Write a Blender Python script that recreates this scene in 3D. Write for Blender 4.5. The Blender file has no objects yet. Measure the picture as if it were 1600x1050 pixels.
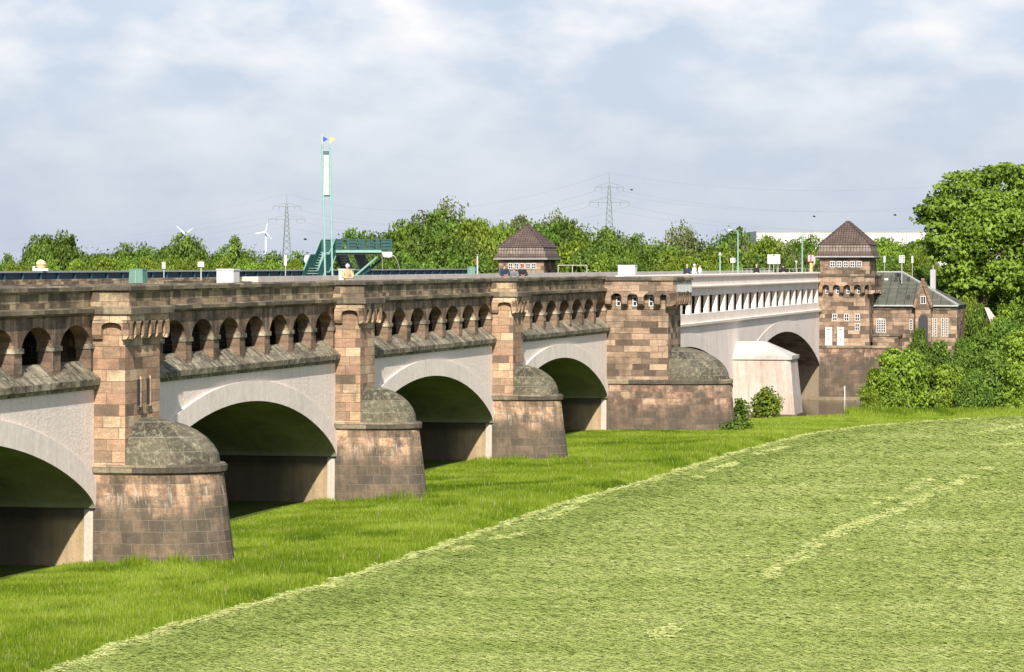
import bpy, math, random
import numpy as np
from mathutils import Vector, Matrix

R = math.radians
random.seed(7)
scene = bpy.context.scene
COL = scene.collection

# ---------------------------------------------------------------- camera
CAMZ = 10.96
FPX = 5000.0            # focal length in pixels of the 1600 px wide photograph
cam_data = bpy.data.cameras.new('camera')
cam_data.sensor_width = 36.0
cam_data.lens = FPX / 1600.0 * 36.0
cam_data.shift_y = -0.07
cam_data.clip_start = 1.0
cam_data.clip_end = 30000.0
cam = bpy.data.objects.new('camera', cam_data)
cam.location = (0, 0, CAMZ)
cam.rotation_euler = (R(90), 0, 0)
COL.objects.link(cam)
scene.camera = cam

# ---------------------------------------------------------------- world sky
SUN_EL = R(35.5)
SUN_AZ = R(-2.6)          # heading in which the sunlight travels, right of straight ahead
world = bpy.data.worlds.new('World')
scene.world = world
world.use_nodes = True
wt = world.node_tree
for nd in list(wt.nodes):
    wt.nodes.remove(nd)
def wn(t, **kw):
    n = wt.nodes.new(t)
    for k, v in kw.items():
        setattr(n, k, v)
    return n
w_out = wn('ShaderNodeOutputWorld')
w_bg = wn('ShaderNodeBackground')
w_bg.inputs['Strength'].default_value = 0.105
sky = wn('ShaderNodeTexSky', sky_type='NISHITA')
sky.sun_disc = False
sky.sun_elevation = SUN_EL
sky.sun_rotation = R(180) + SUN_AZ
sky.air_density = 1.0
sky.dust_density = 1.2
sky.ozone_density = 1.4
tc = wn('ShaderNodeTexCoord')
mp = wn('ShaderNodeMapping')
mp.inputs['Scale'].default_value = (18, 18, 36)
mp.inputs['Location'].default_value = (2.6, 0.4, 0.25)
n1 = wn('ShaderNodeTexNoise')          # puffs
n1.inputs['Scale'].default_value = 1.7
n1.inputs['Detail'].default_value = 10
n1.inputs['Roughness'].default_value = 0.5
n1.inputs['Distortion'].default_value = 0.0
cr = wn('ShaderNodeValToRGB')
cr.color_ramp.elements[0].position = 0.41
cr.color_ramp.elements[1].position = 0.74
sep = wn('ShaderNodeSeparateXYZ')
elev = wn('ShaderNodeMapRange', interpolation_type='SMOOTHSTEP')
elev.inputs['From Min'].default_value = 0.02
elev.inputs['From Max'].default_value = 0.085
elev.inputs['To Min'].default_value = 0.22
elev.inputs['To Max'].default_value = 1.0
mul = wn('ShaderNodeMath', operation='MULTIPLY')
veil = wn('ShaderNodeMixRGB')       # thin even veil of high cloud over the blue
veil.inputs['Fac'].default_value = 0.82
veil.inputs['Color2'].default_value = (3.95, 4.42, 5.4, 1)
cl = wn('ShaderNodeMixRGB')         # brighter cumulus banks
cl.inputs['Color2'].default_value = (6.7, 6.6, 6.65, 1)
# soft greyer bases
n2 = wn('ShaderNodeTexNoise')
n2.inputs['Scale'].default_value = 0.8
n2.inputs['Detail'].default_value = 5
cr2 = wn('ShaderNodeValToRGB')
cr2.color_ramp.elements[0].position = 0.42
cr2.color_ramp.elements[0].color = (0.93, 0.945, 0.965, 1)
cr2.color_ramp.elements[1].position = 0.62
cr2.color_ramp.elements[1].color = (1.07, 1.05, 1.03, 1)
mg = wn('ShaderNodeMixRGB', blend_type='MULTIPLY')
mg.inputs['Fac'].default_value = 1.0
L = wt.links.new
L(tc.outputs['Generated'], mp.inputs['Vector'])
L(mp.outputs[0], n1.inputs['Vector'])
L(mp.outputs[0], n2.inputs['Vector'])
L(n1.outputs['Fac'], cr.inputs[0])
L(n2.outputs['Fac'], cr2.inputs[0])
L(tc.outputs['Generated'], sep.inputs[0])
L(sep.outputs['Z'], elev.inputs['Value'])
L(cr.outputs[0], mul.inputs[0])
L(elev.outputs[0], mul.inputs[1])
vf = wn('ShaderNodeMapRange', interpolation_type='SMOOTHSTEP')
for k_, v_ in (('From Min', 0.085), ('From Max', 0.30), ('To Min', 0.82), ('To Max', 0.08)):
    vf.inputs[k_].default_value = v_
L(sep.outputs['Z'], vf.inputs['Value'])
L(vf.outputs[0], veil.inputs['Fac'])
L(sky.outputs[0], veil.inputs['Color1'])
L(veil.outputs[0], mg.inputs['Color1'])
L(cr2.outputs[0], mg.inputs['Color2'])
cv = wn('ShaderNodeMapRange', interpolation_type='SMOOTHSTEP')   # fewer clouds high overhead
for k_, v_ in (('From Min', 0.09), ('From Max', 0.3), ('To Min', 1.0), ('To Max', 0.15)):
    cv.inputs[k_].default_value = v_
mul2 = wn('ShaderNodeMath', operation='MULTIPLY')
L(sep.outputs['Z'], cv.inputs['Value'])
L(mul.outputs[0], mul2.inputs[0]); L(cv.outputs[0], mul2.inputs[1])
L(mul2.outputs[0], cl.inputs['Fac'])
L(mg.outputs[0], cl.inputs['Color1'])
L(cl.outputs[0], w_bg.inputs['Color'])
L(w_bg.outputs[0], w_out.inputs[0])

# ---------------------------------------------------------------- sun
sd = bpy.data.lights.new('sun', 'SUN')
sd.energy = 5.0
sd.angle = R(0.53)
sd.color = (1.0, 0.93, 0.82)
sun = bpy.data.objects.new('sun', sd)
sdir = Vector((math.sin(SUN_AZ) * math.cos(SUN_EL), math.cos(SUN_AZ) * math.cos(SUN_EL), -math.sin(SUN_EL)))
sun.rotation_euler = sdir.to_track_quat('-Z', 'Y').to_euler()
sun.location = (0, -50, 80)
COL.objects.link(sun)

scene.view_settings.view_transform = 'Standard'
scene.view_settings.look = 'None'
scene.view_settings.exposure = 0.55
scene.view_settings.gamma = 1.0
scene.render.engine = 'CYCLES'
scene.cycles.max_bounces = 6
scene.cycles.transparent_max_bounces = 6
scene.cycles.use_denoising = True

# ---------------------------------------------------------------- frames
B_S = (0.2197, 0.9756)               # along the bridge, away from the viewer
B_N = (0.9756, -0.2197)              # outward from the wall, towards the viewer's side
P0 = (-15.16, 116.05)
BROT = math.atan2(B_S[1], B_S[0])

def b2w(s, n, z=0.0):
    return (P0[0] + s * B_S[0] + n * B_N[0], P0[1] + s * B_S[1] + n * B_N[1], z)
def w2b(x, y):
    dx, dy = x - P0[0], y - P0[1]
    return (dx * B_S[0] + dy * B_S[1], dx * B_N[0] + dy * B_N[1])
def X(u, Y):
    return (u - 800.0) / FPX * Y
def ZZ(v, Y):
    return CAMZ - (v - 413.0) * Y / FPX
def su(u, n=0.0):
    """distance along the bridge of picture column u on the plane at offset n"""
    k = (u - 800.0) / FPX
    x0 = P0[0] + n * B_N[0]; y0 = P0[1] + n * B_N[1]
    return (k * y0 - x0) / (B_S[0] - B_S[1] * k)

# ---------------------------------------------------------------- objects
ORI = {}
def thing(name, label, cat, origin=(0, 0, 0), frame='W', group=None, kind=None):
    o = bpy.data.objects.new(name, None)
    o.empty_display_size = 0.3
    COL.objects.link(o)
    if frame == 'B':
        o.location = b2w(*origin)
        o.rotation_euler = (0, 0, BROT)
    else:
        o.location = origin
    ORI[o.name] = (frame, origin)
    tag(o, label, cat, group, kind)
    return o
def tag(o, label=None, cat=None, group=None, kind=None):
    if label: o['label'] = label
    if cat: o['category'] = cat
    if group: o['group'] = group
    if kind: o['kind'] = kind
    return o
def copy_tree(o, parent=None):
    c = o.copy()
    COL.objects.link(c)
    if parent is not None:
        c.parent = parent
    for ch in list(o.children):
        copy_tree(ch, c)
    return c

class MB:
    """collects faces, then links them as one mesh object"""
    def __init__(self):
        self.V = []; self.F = []; self.U = []; self.S = []
    def poly(self, pts, uv=None, smooth=False):
        i = len(self.V)
        self.V.extend([tuple(p) for p in pts])
        self.F.append(list(range(i, i + len(pts))))
        self.U.append(uv); self.S.append(smooth)
    def box(self, a0, a1, b0, b1, c0, c1):
        p = [(a0, b0, c0), (a1, b0, c0), (a1, b1, c0), (a0, b1, c0), (a0, b0, c1), (a1, b0, c1), (a1, b1, c1), (a0, b1, c1)]
        for f in ((0, 3, 2, 1), (4, 5, 6, 7), (0, 1, 5, 4), (1, 2, 6, 5), (2, 3, 7, 6), (3, 0, 4, 7)):
            self.poly([p[j] for j in f])
        return self
    def ext_a(self, prof, a0, a1):
        """profile of (b, c) points swept along the first axis"""
        n = len(prof)
        self.poly([(a0, b, c) for b, c in prof]); self.poly([(a1, b, c) for b, c in prof])
        for i in range(n):
            (b, c), (d, e) = prof[i], prof[(i + 1) % n]
            self.poly([(a0, b, c), (a1, b, c), (a1, d, e), (a0, d, e)])
        return self
    def ext_b(self, prof, b0, b1):
        """profile of (a, c) points swept along the second axis"""
        n = len(prof)
        self.poly([(a, b0, c) for a, c in prof]); self.poly([(a, b1, c) for a, c in prof])
        for i in range(n):
            (a, c), (d, e) = prof[i], prof[(i + 1) % n]
            self.poly([(a, b0, c), (a, b1, c), (d, b1, e), (d, b0, e)])
        return self
    def loft(self, rings, cap=True, closed=True, smooth=False):
        """rings: list of equal length lists of points; courses follow the outline"""
        us = []
        base = rings[0]
        acc = 0; us = [0]
        m = len(base)
        for i in range(m):
            a, b = base[i], base[(i + 1) % m]
            acc += math.dist(a[:2], b[:2]) or 0.0; us.append(acc)
        va = 0
        for k in range(len(rings) - 1):
            r0, r1 = rings[k], rings[k + 1]
            mid = m // 2
            dv = math.dist(r0[mid], r1[mid])
            for i in range(m if closed else m - 1):
                j = (i + 1) % m
                z0 = r0[i][2]; z1 = r1[i][2]
                if abs(z1 - z0) < 1e-6: z0, z1 = va, va + dv
                self.poly([r0[i], r0[j], r1[j], r1[i]], uv=[(us[i], z0), (us[i + 1], z0), (us[i + 1], z1), (us[i], z1)], smooth=smooth)
            va += dv
        if cap:
            self.poly(rings[0]); self.poly(rings[-1])
        return self
    def tube(self, p, q, r0, r1=None, seg=6):
        r1 = r0 if r1 is None else r1
        p = Vector(p); q = Vector(q); d = (q - p).normalized()
        a = d.orthogonal().normalized(); b = d.cross(a)
        A = [tuple(p + (a * math.cos(t) + b * math.sin(t)) * r0) for t in [2 * math.pi * i / seg for i in range(seg)]]
        C = [tuple(q + (a * math.cos(t) + b * math.sin(t)) * r1) for t in [2 * math.pi * i / seg for i in range(seg)]]
        for i in range(seg):
            j = (i + 1) % seg
            self.poly([A[i], A[j], C[j], C[i]], smooth=seg > 5)
        self.poly(A); self.poly(C)
        return self
    def bar(self, p, q, w, h=None):
        """square bar from p to q"""
        h = h or w
        p = Vector(p); q = Vector(q); d = (q - p).normalized()
        up = Vector((0, 0, 1)) if abs(d.z) < 0.95 else Vector((0, 1, 0))
        a = d.cross(up).normalized(); b = a.cross(d).normalized()
        c = [(-w / 2, -h / 2), (w / 2, -h / 2), (w / 2, h / 2), (-w / 2, h / 2)]
        A = [tuple(p + a * x + b * y) for x, y in c]; D = [tuple(q + a * x + b * y) for x, y in c]
        for i in range(4):
            j = (i + 1) % 4
            self.poly([A[i], A[j], D[j], D[i]])
        self.poly(A); self.poly(D)
        return self
    def ball(self, c, r, rz=None, nu=16, nv=10):
        rz = rz or r
        for i in range(nv):
            t0 = math.pi * i / nv - math.pi / 2; t1 = math.pi * (i + 1) / nv - math.pi / 2
            for j in range(nu):
                a0 = 2 * math.pi * j / nu; a1 = 2 * math.pi * (j + 1) / nu
                g = lambda t, a: (c[0] + r * math.cos(t) * math.cos(a), c[1] + r * math.cos(t) * math.sin(a), c[2] + rz * math.sin(t))
                pts = [g(t0, a0), g(t0, a1), g(t1, a1), g(t1, a0)]
                if i == 0: pts = [pts[0], pts[2], pts[3]]
                elif i == nv - 1: pts = [pts[0], pts[1], pts[2]]
                self.poly(pts, smooth=True)
        return self
    def build(self, name, mat, parent=None, frame=None, origin=None):
        root = parent
        while root is not None and root.parent is not None:
            root = root.parent
        if root is not None and frame is None:
            frame, origin = ORI[root.name]
        origin = origin or (0, 0, 0); frame = frame or 'W'
        V = np.array(self.V, dtype=float) - np.array(origin, dtype=float)
        me = bpy.data.meshes.new(name)
        VW = V.copy()
        if frame == 'B': VW[:, 1] *= -1
        me.from_pydata(VW.tolist(), [], self.F)
        uvl = me.uv_layers.new(name='UVMap')
        uvs = []
        AV = self.V
        for f, u in zip(self.F, self.U):
            if u is not None:
                uvs.extend(u); continue
            p = [AV[i] for i in f]
            nx = ny = nz = 0.0
            for i in range(len(p)):
                a, b = p[i], p[(i + 1) % len(p)]
                nx += (a[1] - b[1]) * (a[2] + b[2]); ny += (a[2] - b[2]) * (a[0] + b[0]); nz += (a[0] - b[0]) * (a[1] + b[1])
            ax, ay, az = abs(nx), abs(ny), abs(nz)
            if az > ax and az > ay: uvs.extend([(q[0], q[1]) for q in p])
            elif ax > ay: uvs.extend([(q[1], q[2]) for q in p])
            else: uvs.extend([(q[0], q[2]) for q in p])
        uvl.data.foreach_set('uv', np.array(uvs, dtype=np.float32).ravel())
        me.polygons.foreach_set('use_smooth', np.array(self.S, dtype=bool))
        me.materials.append(mat)
        if any(self.S):
            import bmesh
            bm = bmesh.new(); bm.from_mesh(me)
            bmesh.ops.remove_doubles(bm, verts=bm.verts, dist=1e-4)
            bm.to_mesh(me); bm.free()
        me.update()
        o = bpy.data.objects.new(name, me)
        COL.objects.link(o)
        if parent is not None:
            o.parent = parent
        else:
            o.location = b2w(*origin) if frame == 'B' else origin
            if frame == 'B': o.rotation_euler = (0, 0, BROT)
        return o

# ---------------------------------------------------------------- materials
def new_mat(name):
    m = bpy.data.materials.new(name); m.use_nodes = True
    nt = m.node_tree
    return m, nt, nt.nodes['Principled BSDF']
def nd(nt, t, **kw):
    n = nt.nodes.new(t)
    for k, v in kw.items(): setattr(n, k, v)
    return n
def setin(n, **kw):
    for k, v in kw.items():
        n.inputs[k.replace('_', ' ')].default_value = v
    return n
def noise(nt, vec, scale, detail=4, rough=0.6, mapscale=None, loc=None):
    if mapscale or loc:
        mpn = nd(nt, 'ShaderNodeMapping')
        if mapscale: mpn.inputs['Scale'].default_value = mapscale
        if loc: mpn.inputs['Location'].default_value = loc
        nt.links.new(vec, mpn.inputs['Vector']); vec = mpn.outputs[0]
    n = nd(nt, 'ShaderNodeTexNoise')
    n.inputs['Scale'].default_value = scale; n.inputs['Detail'].default_value = detail; n.inputs['Roughness'].default_value = rough
    nt.links.new(vec, n.inputs['Vector'])
    return n.outputs['Fac']
def ramp(nt, fac, stops, interp='LINEAR'):
    r = nd(nt, 'ShaderNodeValToRGB')
    cr = r.color_ramp; cr.interpolation = interp
    while len(cr.elements) < len(stops): cr.elements.new(0.5)
    for e, (p, c) in zip(cr.elements, stops):
        e.position = p
        e.color = (c, c, c, 1) if isinstance(c, (int, float)) else (*c, 1)
    nt.links.new(fac, r.inputs[0])
    return r.outputs[0]
def mix(nt, fac, c1, c2, mode='MIX'):
    m = nd(nt, 'ShaderNodeMixRGB', blend_type=mode)
    for i, x in ((0, fac), (1, c1), (2, c2)):
        if hasattr(x, 'is_output'): nt.links.new(x, m.inputs[i])
        elif i == 0: m.inputs[0].default_value = x
        else: m.inputs[i].default_value = (*x, 1) if len(x) == 3 else x
    return m.outputs[0]
def bump(nt, bs, h, strength, dist):
    b = nd(nt, 'ShaderNodeBump')
    b.inputs['Strength'].default_value = strength; b.inputs['Distance'].default_value = dist
    nt.links.new(h, b.inputs['Height']); nt.links.new(b.outputs[0], bs.inputs['Normal'])

def stone(name, tints, bw=0.95, bh=0.42, mortar=(0.30, 0.26, 0.21), grime=0.55, lichen=0.0, streak=0.4, dark=(0.05, 0.042, 0.034), white=0.0, mort=0.012, mvis=0.7, gs=0.0, drip=None, late=False, seed=0.0, lcol=(0.33, 0.31, 0.22), tide=None, gscale=0.45):
    m, nt, bs = new_mat(name)
    uv = nd(nt, 'ShaderNodeUVMap', uv_map='UVMap').outputs[0]
    ob = nd(nt, 'ShaderNodeTexCoord').outputs['Object']
    # slightly wobbling joints
    br = nd(nt, 'ShaderNodeTexBrick')
    br.offset = 0.5; br.squash = 0.72; br.squash_frequency = 3
    br.inputs['Color1'].default_value = (0, 0, 0, 1); br.inputs['Color2'].default_value = (1, 1, 1, 1); br.inputs['Mortar'].default_value = (.5, .5, .5, 1)
    setin(br, Scale=1.0, Mortar_Size=mort, Mortar_Smooth=0.15, Bias=0.0, Brick_Width=bw, Row_Height=bh)
    nt.links.new(uv, br.inputs['Vector'])
    n = len(tints)
    col = ramp(nt, br.outputs['Color'], [(i / n, c) for i, c in enumerate(tints)], 'CONSTANT')
    # bedding inside the blocks
    bed = noise(nt, uv, 1.0, 6, 0.65, (1.3, 9.0, 1))
    col = mix(nt, 1.0, col, ramp(nt, bed, [(0.28, 0.72), (0.72, 1.22)]), 'MULTIPLY')
    fine = noise(nt, ob, 14, 5, 0.7)
    col = mix(nt, 1.0, col, ramp(nt, fine, [(0.3, 0.72), (0.7, 1.2)]), 'MULTIPLY')
    # grime: big soot patches and streaks running down
    def mortar_on(col):
        fac = nd(nt, 'ShaderNodeMath', operation='MULTIPLY'); fac.inputs[1].default_value = mvis
        nt.links.new(br.outputs['Fac'], fac.inputs[0])
        return mix(nt, fac.outputs[0], col, mortar)
    if not late: col = mortar_on(col)
    g = noise(nt, ob, gscale, 8, 0.7, None, (seed, seed * 2, seed))
    col = mix(nt, ramp(nt, g, [(0.47 - gs, 0.0), (0.60 - gs, grime)]), col, dark)
    st = noise(nt, uv, 1.0, 6, 0.65, (1.7, 0.2, 1), (seed, 0, 0))
    col = mix(nt, ramp(nt, st, [(0.50 - gs, 0.0), (0.64 - gs, streak)]), col, dark)
    blk = ramp(nt, noise(nt, br.outputs['Color'], 37.0, 1, 0.5), [(0.35, 0.82), (0.65, 1.15)])
    col = mix(nt, 1.0, col, blk, 'MULTIPLY')
    if tide:        # flood mark: the lower courses are grey and dirty up to a ragged line
        sz_ = nd(nt, 'ShaderNodeSeparateXYZ'); nt.links.new(ob, sz_.inputs[0])
        tn = noise(nt, uv, 1.0, 7, 0.7, (0.55, 0.22, 1), (seed * 3, 1, 0))
        tz = nd(nt, 'ShaderNodeMath', operation='MULTIPLY_ADD'); tz.inputs[1].default_value = tide[1]
        nt.links.new(tn, tz.inputs[0]); nt.links.new(sz_.outputs['Z'], tz.inputs[2])
        tm = nd(nt, 'ShaderNodeMapRange'); tm.inputs['From Min'].default_value = tide[0] + tide[1] * .5 - .5; tm.inputs['From Max'].default_value = tide[0] + tide[1] * .5 + .5
        nt.links.new(tz.outputs[0], tm.inputs['Value'])
        col = mix(nt, ramp(nt, tm.outputs[0], [(0, tide[2]), (1, 0.0)]), col, (0.085, 0.073, 0.055))
    if late: col = mortar_on(col)
    if lichen > 0:
        ln = noise(nt, ob, 4.5, 9, 0.8)
        lf = ramp(nt, ln, [(0.5, 0.0), (0.72, lichen)])
        col = mix(nt, lf, col, lcol)
        gr = noise(nt, ob, 0.9, 5, 0.6, None, (4, 2, 7))
        col = mix(nt, ramp(nt, gr, [(0.5, 0.0), (0.85, 0.3 * min(1, lichen * 2))]), col, (0.10, 0.11, 0.045))
    if white > 0:
        wnz = noise(nt, uv, 1.0, 8, 0.75, (3.2, 0.9, 1), (3.1, 8.2, 0))
        col = mix(nt, ramp(nt, wnz, [(0.63, 0.0), (0.70, white)]), col, (0.62, 0.60, 0.55))
    if drip:
        sx = nd(nt, 'ShaderNodeSeparateXYZ'); nt.links.new(ob, sx.inputs[0])
        mr = nd(nt, 'ShaderNodeMapRange'); mr.inputs['From Min'].default_value = drip[0]; mr.inputs['From Max'].default_value = drip[1]
        nt.links.new(sx.outputs['Z'], mr.inputs['Value'])
        zf_ = ramp(nt, mr.outputs[0], [(0, 0.0), (.55, .9), (.8, 1.0), (.86, 0.0)])
        dn = noise(nt, uv, 1.0, 6, 0.7, (2.1, 0.25, 1), (7.7, 1.2, 0))
        dm = nd(nt, 'ShaderNodeMath', operation='MULTIPLY'); nt.links.new(zf_, dm.inputs[0]); nt.links.new(ramp(nt, dn, [(0.56, 0.0), (0.66, 0.9)]), dm.inputs[1])
        col = mix(nt, dm.outputs[0], col, (0.62, 0.60, 0.56))
    nt.links.new(col, bs.inputs['Base Color'])
    bs.inputs['Roughness'].default_value = 0.9
    bs.inputs['Specular IOR Level'].default_value = 0.2
    h = nd(nt, 'ShaderNodeMath', operation='MULTIPLY_ADD'); h.inputs[1].default_value = -0.9
    nt.links.new(br.outputs['Fac'], h.inputs[0]); nt.links.new(fine, h.inputs[2])
    bump(nt, bs, h.outputs[0], 0.7, 0.05)
    return m

def plaster(name, base, dirt=(0.25, 0.23, 0.2), rough_bump=0.3, scale=3.0, dirtamt=0.35, streak=True, green=0.0, zband=None, inner_shade=None):
    m, nt, bs = new_mat(name)
    uv = nd(nt, 'ShaderNodeUVMap', uv_map='UVMap').outputs[0]
    ob = nd(nt, 'ShaderNodeTexCoord').outputs['Object']
    f1 = noise(nt, ob, scale, 8, 0.7)
    col = mix(nt, 1.0, base, ramp(nt, f1, [(0.3, 0.86), (0.7, 1.08)]), 'MULTIPLY')
    g = noise(nt, ob, 0.25, 7, 0.65)
    col = mix(nt, ramp(nt, g, [(0.46, 0.0), (0.74, dirtamt)]), col, dirt)
    if streak:
        st = noise(nt, uv, 1.0, 6, 0.65, (2.3, 0.16, 1))
        col = mix(nt, ramp(nt, st, [(0.47, 0.0), (0.70, dirtamt * 1.1)]), col, dirt)
    if inner_shade:  # shade deep under the arch put into the colour, darker inwards
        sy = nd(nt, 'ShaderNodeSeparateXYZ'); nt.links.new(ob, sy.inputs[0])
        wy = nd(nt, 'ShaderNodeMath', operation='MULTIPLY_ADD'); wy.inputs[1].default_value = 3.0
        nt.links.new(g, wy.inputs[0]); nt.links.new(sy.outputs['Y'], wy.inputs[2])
        my = nd(nt, 'ShaderNodeMapRange'); my.inputs['From Min'].default_value = inner_shade[0] + 1.5; my.inputs['From Max'].default_value = inner_shade[1] + 1.5
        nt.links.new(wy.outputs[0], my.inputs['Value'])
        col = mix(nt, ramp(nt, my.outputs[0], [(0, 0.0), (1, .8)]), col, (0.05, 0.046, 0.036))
    if zband:       # shade under the springing put into the colour as a dark band
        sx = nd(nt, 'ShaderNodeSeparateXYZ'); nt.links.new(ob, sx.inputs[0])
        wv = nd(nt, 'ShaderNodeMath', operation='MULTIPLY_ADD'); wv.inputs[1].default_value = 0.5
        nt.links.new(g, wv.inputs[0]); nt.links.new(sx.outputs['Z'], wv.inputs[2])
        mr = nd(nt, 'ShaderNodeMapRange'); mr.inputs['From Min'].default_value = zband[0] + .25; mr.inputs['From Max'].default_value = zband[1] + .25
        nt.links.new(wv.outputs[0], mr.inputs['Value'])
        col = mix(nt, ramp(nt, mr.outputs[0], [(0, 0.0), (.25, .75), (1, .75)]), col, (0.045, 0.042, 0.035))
    if green > 0:
        gn = noise(nt, ob, 0.5, 6, 0.6, None, (9, 1, 3))
        col = mix(nt, ramp(nt, gn, [(0.4, 0.0), (0.7, green)]), col, (0.09, 0.11, 0.04))
    nt.links.new(col, bs.inputs['Base Color'])
    bs.inputs['Roughness'].default_value = 0.88
    bs.inputs['Specular IOR Level'].default_value = 0.2
    bump(nt, bs, f1, rough_bump, 0.08)
    return m

def paint(name, c, rough=0.5, metallic=0.0, var=0.12):
    m, nt, bs = new_mat(name)
    ob = nd(nt, 'ShaderNodeTexCoord').outputs['Object']
    f = noise(nt, ob, 3.0, 5, 0.6)
    nt.links.new(mix(nt, 1.0, c, ramp(nt, f, [(0.3, 1 - var), (0.7, 1 + var)]), 'MULTIPLY'), bs.inputs['Base Color'])
    bs.inputs['Roughness'].default_value = rough; bs.inputs['Metallic'].default_value = metallic
    return m

def roof_tiles(name, c1, c2, tw=0.26, th=0.30):
    m, nt, bs = new_mat(name)
    uv = nd(nt, 'ShaderNodeUVMap', uv_map='UVMap').outputs[0]
    br = nd(nt, 'ShaderNodeTexBrick'); br.offset = 0.0
    br.inputs['Color1'].default_value = (0, 0, 0, 1); br.inputs['Color2'].default_value = (1, 1, 1, 1); br.inputs['Mortar'].default_value = (.1, .1, .1, 1)
    setin(br, Scale=1.0, Mortar_Size=0.035, Mortar_Smooth=0.6, Brick_Width=tw, Row_Height=th)
    nt.links.new(uv, br.inputs['Vector'])
    col = mix(nt, br.outputs['Color'], c1, c2)
    col = mix(nt, br.outputs['Fac'], col, (0.045, 0.03, 0.025))
    f = noise(nt, nd(nt, 'ShaderNodeTexCoord').outputs['Object'], 1.2, 6, 0.6)
    col = mix(nt, 1.0, col, ramp(nt, f, [(0.3, 0.75), (0.7, 1.25)]), 'MULTIPLY')
    nt.links.new(col, bs.inputs['Base Color']); bs.inputs['Roughness'].default_value = 0.75
    inv = nd(nt, 'ShaderNodeMath', operation='SUBTRACT'); inv.inputs[0].default_value = 1.0
    nt.links.new(br.outputs['Fac'], inv.inputs[1])
    bump(nt, bs, inv.outputs[0], 0.8, 0.06)
    return m

def foliage(name, dark, light, trans=0.35, yellow=None):
    m = bpy.data.materials.new(name); m.use_nodes = True
    nt = m.node_tree
    for n in list(nt.nodes): nt.nodes.remove(n)
    out = nd(nt, 'ShaderNodeOutputMaterial')
    at = nd(nt, 'ShaderNodeAttribute', attribute_name='tint')
    ob = nd(nt, 'ShaderNodeTexCoord').outputs['Object']
    info = nd(nt, 'ShaderNodeObjectInfo')
    cl = noise(nt, ob, 0.55, 4, 0.6)
    s1 = nd(nt, 'ShaderNodeMath', operation='MULTIPLY_ADD'); s1.inputs[1].default_value = 0.5
    nt.links.new(at.outputs['Fac'], s1.inputs[0]); nt.links.new(cl, s1.inputs[2])
    s2 = nd(nt, 'ShaderNodeMath', operation='MULTIPLY_ADD'); s2.inputs[1].default_value = 0.22
    nt.links.new(info.outputs['Random'], s2.inputs[0]); nt.links.new(s1.outputs[0], s2.inputs[2])
    mid = tuple((a + b) / 2 for a, b in zip(dark, light))
    col = ramp(nt, s2.outputs[0], [(0.42, dark), (0.8, mid), (1.15, light)])
    hs = nd(nt, 'ShaderNodeHueSaturation')
    hmap = nd(nt, 'ShaderNodeMapRange'); hmap.inputs['To Min'].default_value = 0.482; hmap.inputs['To Max'].default_value = 0.512
    nt.links.new(info.outputs['Random'], hmap.inputs['Value']); nt.links.new(hmap.outputs[0], hs.inputs['Hue'])
    nt.links.new(col, hs.inputs['Color']); col = hs.outputs[0]
    d = nd(nt, 'ShaderNodeBsdfPrincipled'); d.inputs['Roughness'].default_value = 0.55
    d.inputs['Specular IOR Level'].default_value = 0.25
    t = nd(nt, 'ShaderNodeBsdfTranslucent')
    tcl = mix(nt, 1.0, col, (1.35, 1.25, 0.6), 'MULTIPLY')
    nt.links.new(col, d.inputs['Base Color']); nt.links.new(tcl, t.inputs['Color'])
    mx = nd(nt, 'ShaderNodeMixShader'); mx.inputs[0].default_value = trans
    nt.links.new(d.outputs[0], mx.inputs[1]); nt.links.new(t.outputs[0], mx.inputs[2]); nt.links.new(mx.outputs[0], out.inputs[0])
    return m

def ground_mat(name, cols, scale, stretch=(1, 1, 1), bumpd=0.1):
    m, nt, bs = new_mat(name)
    ob = nd(nt, 'ShaderNodeTexCoord').outputs['Object']
    f = noise(nt, ob, scale, 8, 0.7, stretch)
    col = ramp(nt, f, [(0.3 + 0.4 * i / (len(cols) - 1), c) for i, c in enumerate(cols)])
    g = noise(nt, ob, 0.07, 5, 0.6)
    col = mix(nt, 1.0, col, ramp(nt, g, [(0.3, 0.8), (0.7, 1.2)]), 'MULTIPLY')
    nt.links.new(col, bs.inputs['Base Color']); bs.inputs['Roughness'].default_value = 0.95; bs.inputs['Specular IOR Level'].default_value = 0.1
    bump(nt, bs, f, 0.6, bumpd)
    return m

T_WARM = [(0.40, 0.25, 0.155), (0.33, 0.20, 0.125), (0.47, 0.32, 0.20), (0.36, 0.20, 0.13), (0.22, 0.145, 0.10), (0.44, 0.28, 0.17), (0.50, 0.36, 0.24), (0.30, 0.165, 0.115)]
T_WEATH = [(0.26, 0.18, 0.115), (0.36, 0.26, 0.165), (0.13, 0.09, 0.065), (0.30, 0.21, 0.13), (0.42, 0.31, 0.20), (0.09, 0.065, 0.05), (0.33, 0.22, 0.145)]
T_RED = [(0.40, 0.22, 0.15), (0.34, 0.18, 0.125), (0.45, 0.28, 0.19), (0.16, 0.115, 0.085), (0.38, 0.21, 0.14), (0.48, 0.33, 0.22), (0.24, 0.15, 0.105)]
T_DIRTY = [(0.28, 0.19, 0.125), (0.34, 0.22, 0.15), (0.20, 0.145, 0.10), (0.40, 0.26, 0.175), (0.15, 0.11, 0.08)]
T_COPE = [(0.14, 0.12, 0.09), (0.21, 0.18, 0.125), (0.10, 0.088, 0.07), (0.26, 0.215, 0.15)]
T_DOME = [(0.085, 0.078, 0.056), (0.12, 0.108, 0.075), (0.065, 0.06, 0.045), (0.145, 0.125, 0.088)]
T_TOWER = [(0.36, 0.24, 0.155), (0.42, 0.28, 0.18), (0.31, 0.195, 0.13), (0.45, 0.31, 0.205), (0.15, 0.105, 0.075), (0.39, 0.25, 0.165), (0.34, 0.22, 0.145)]
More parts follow.
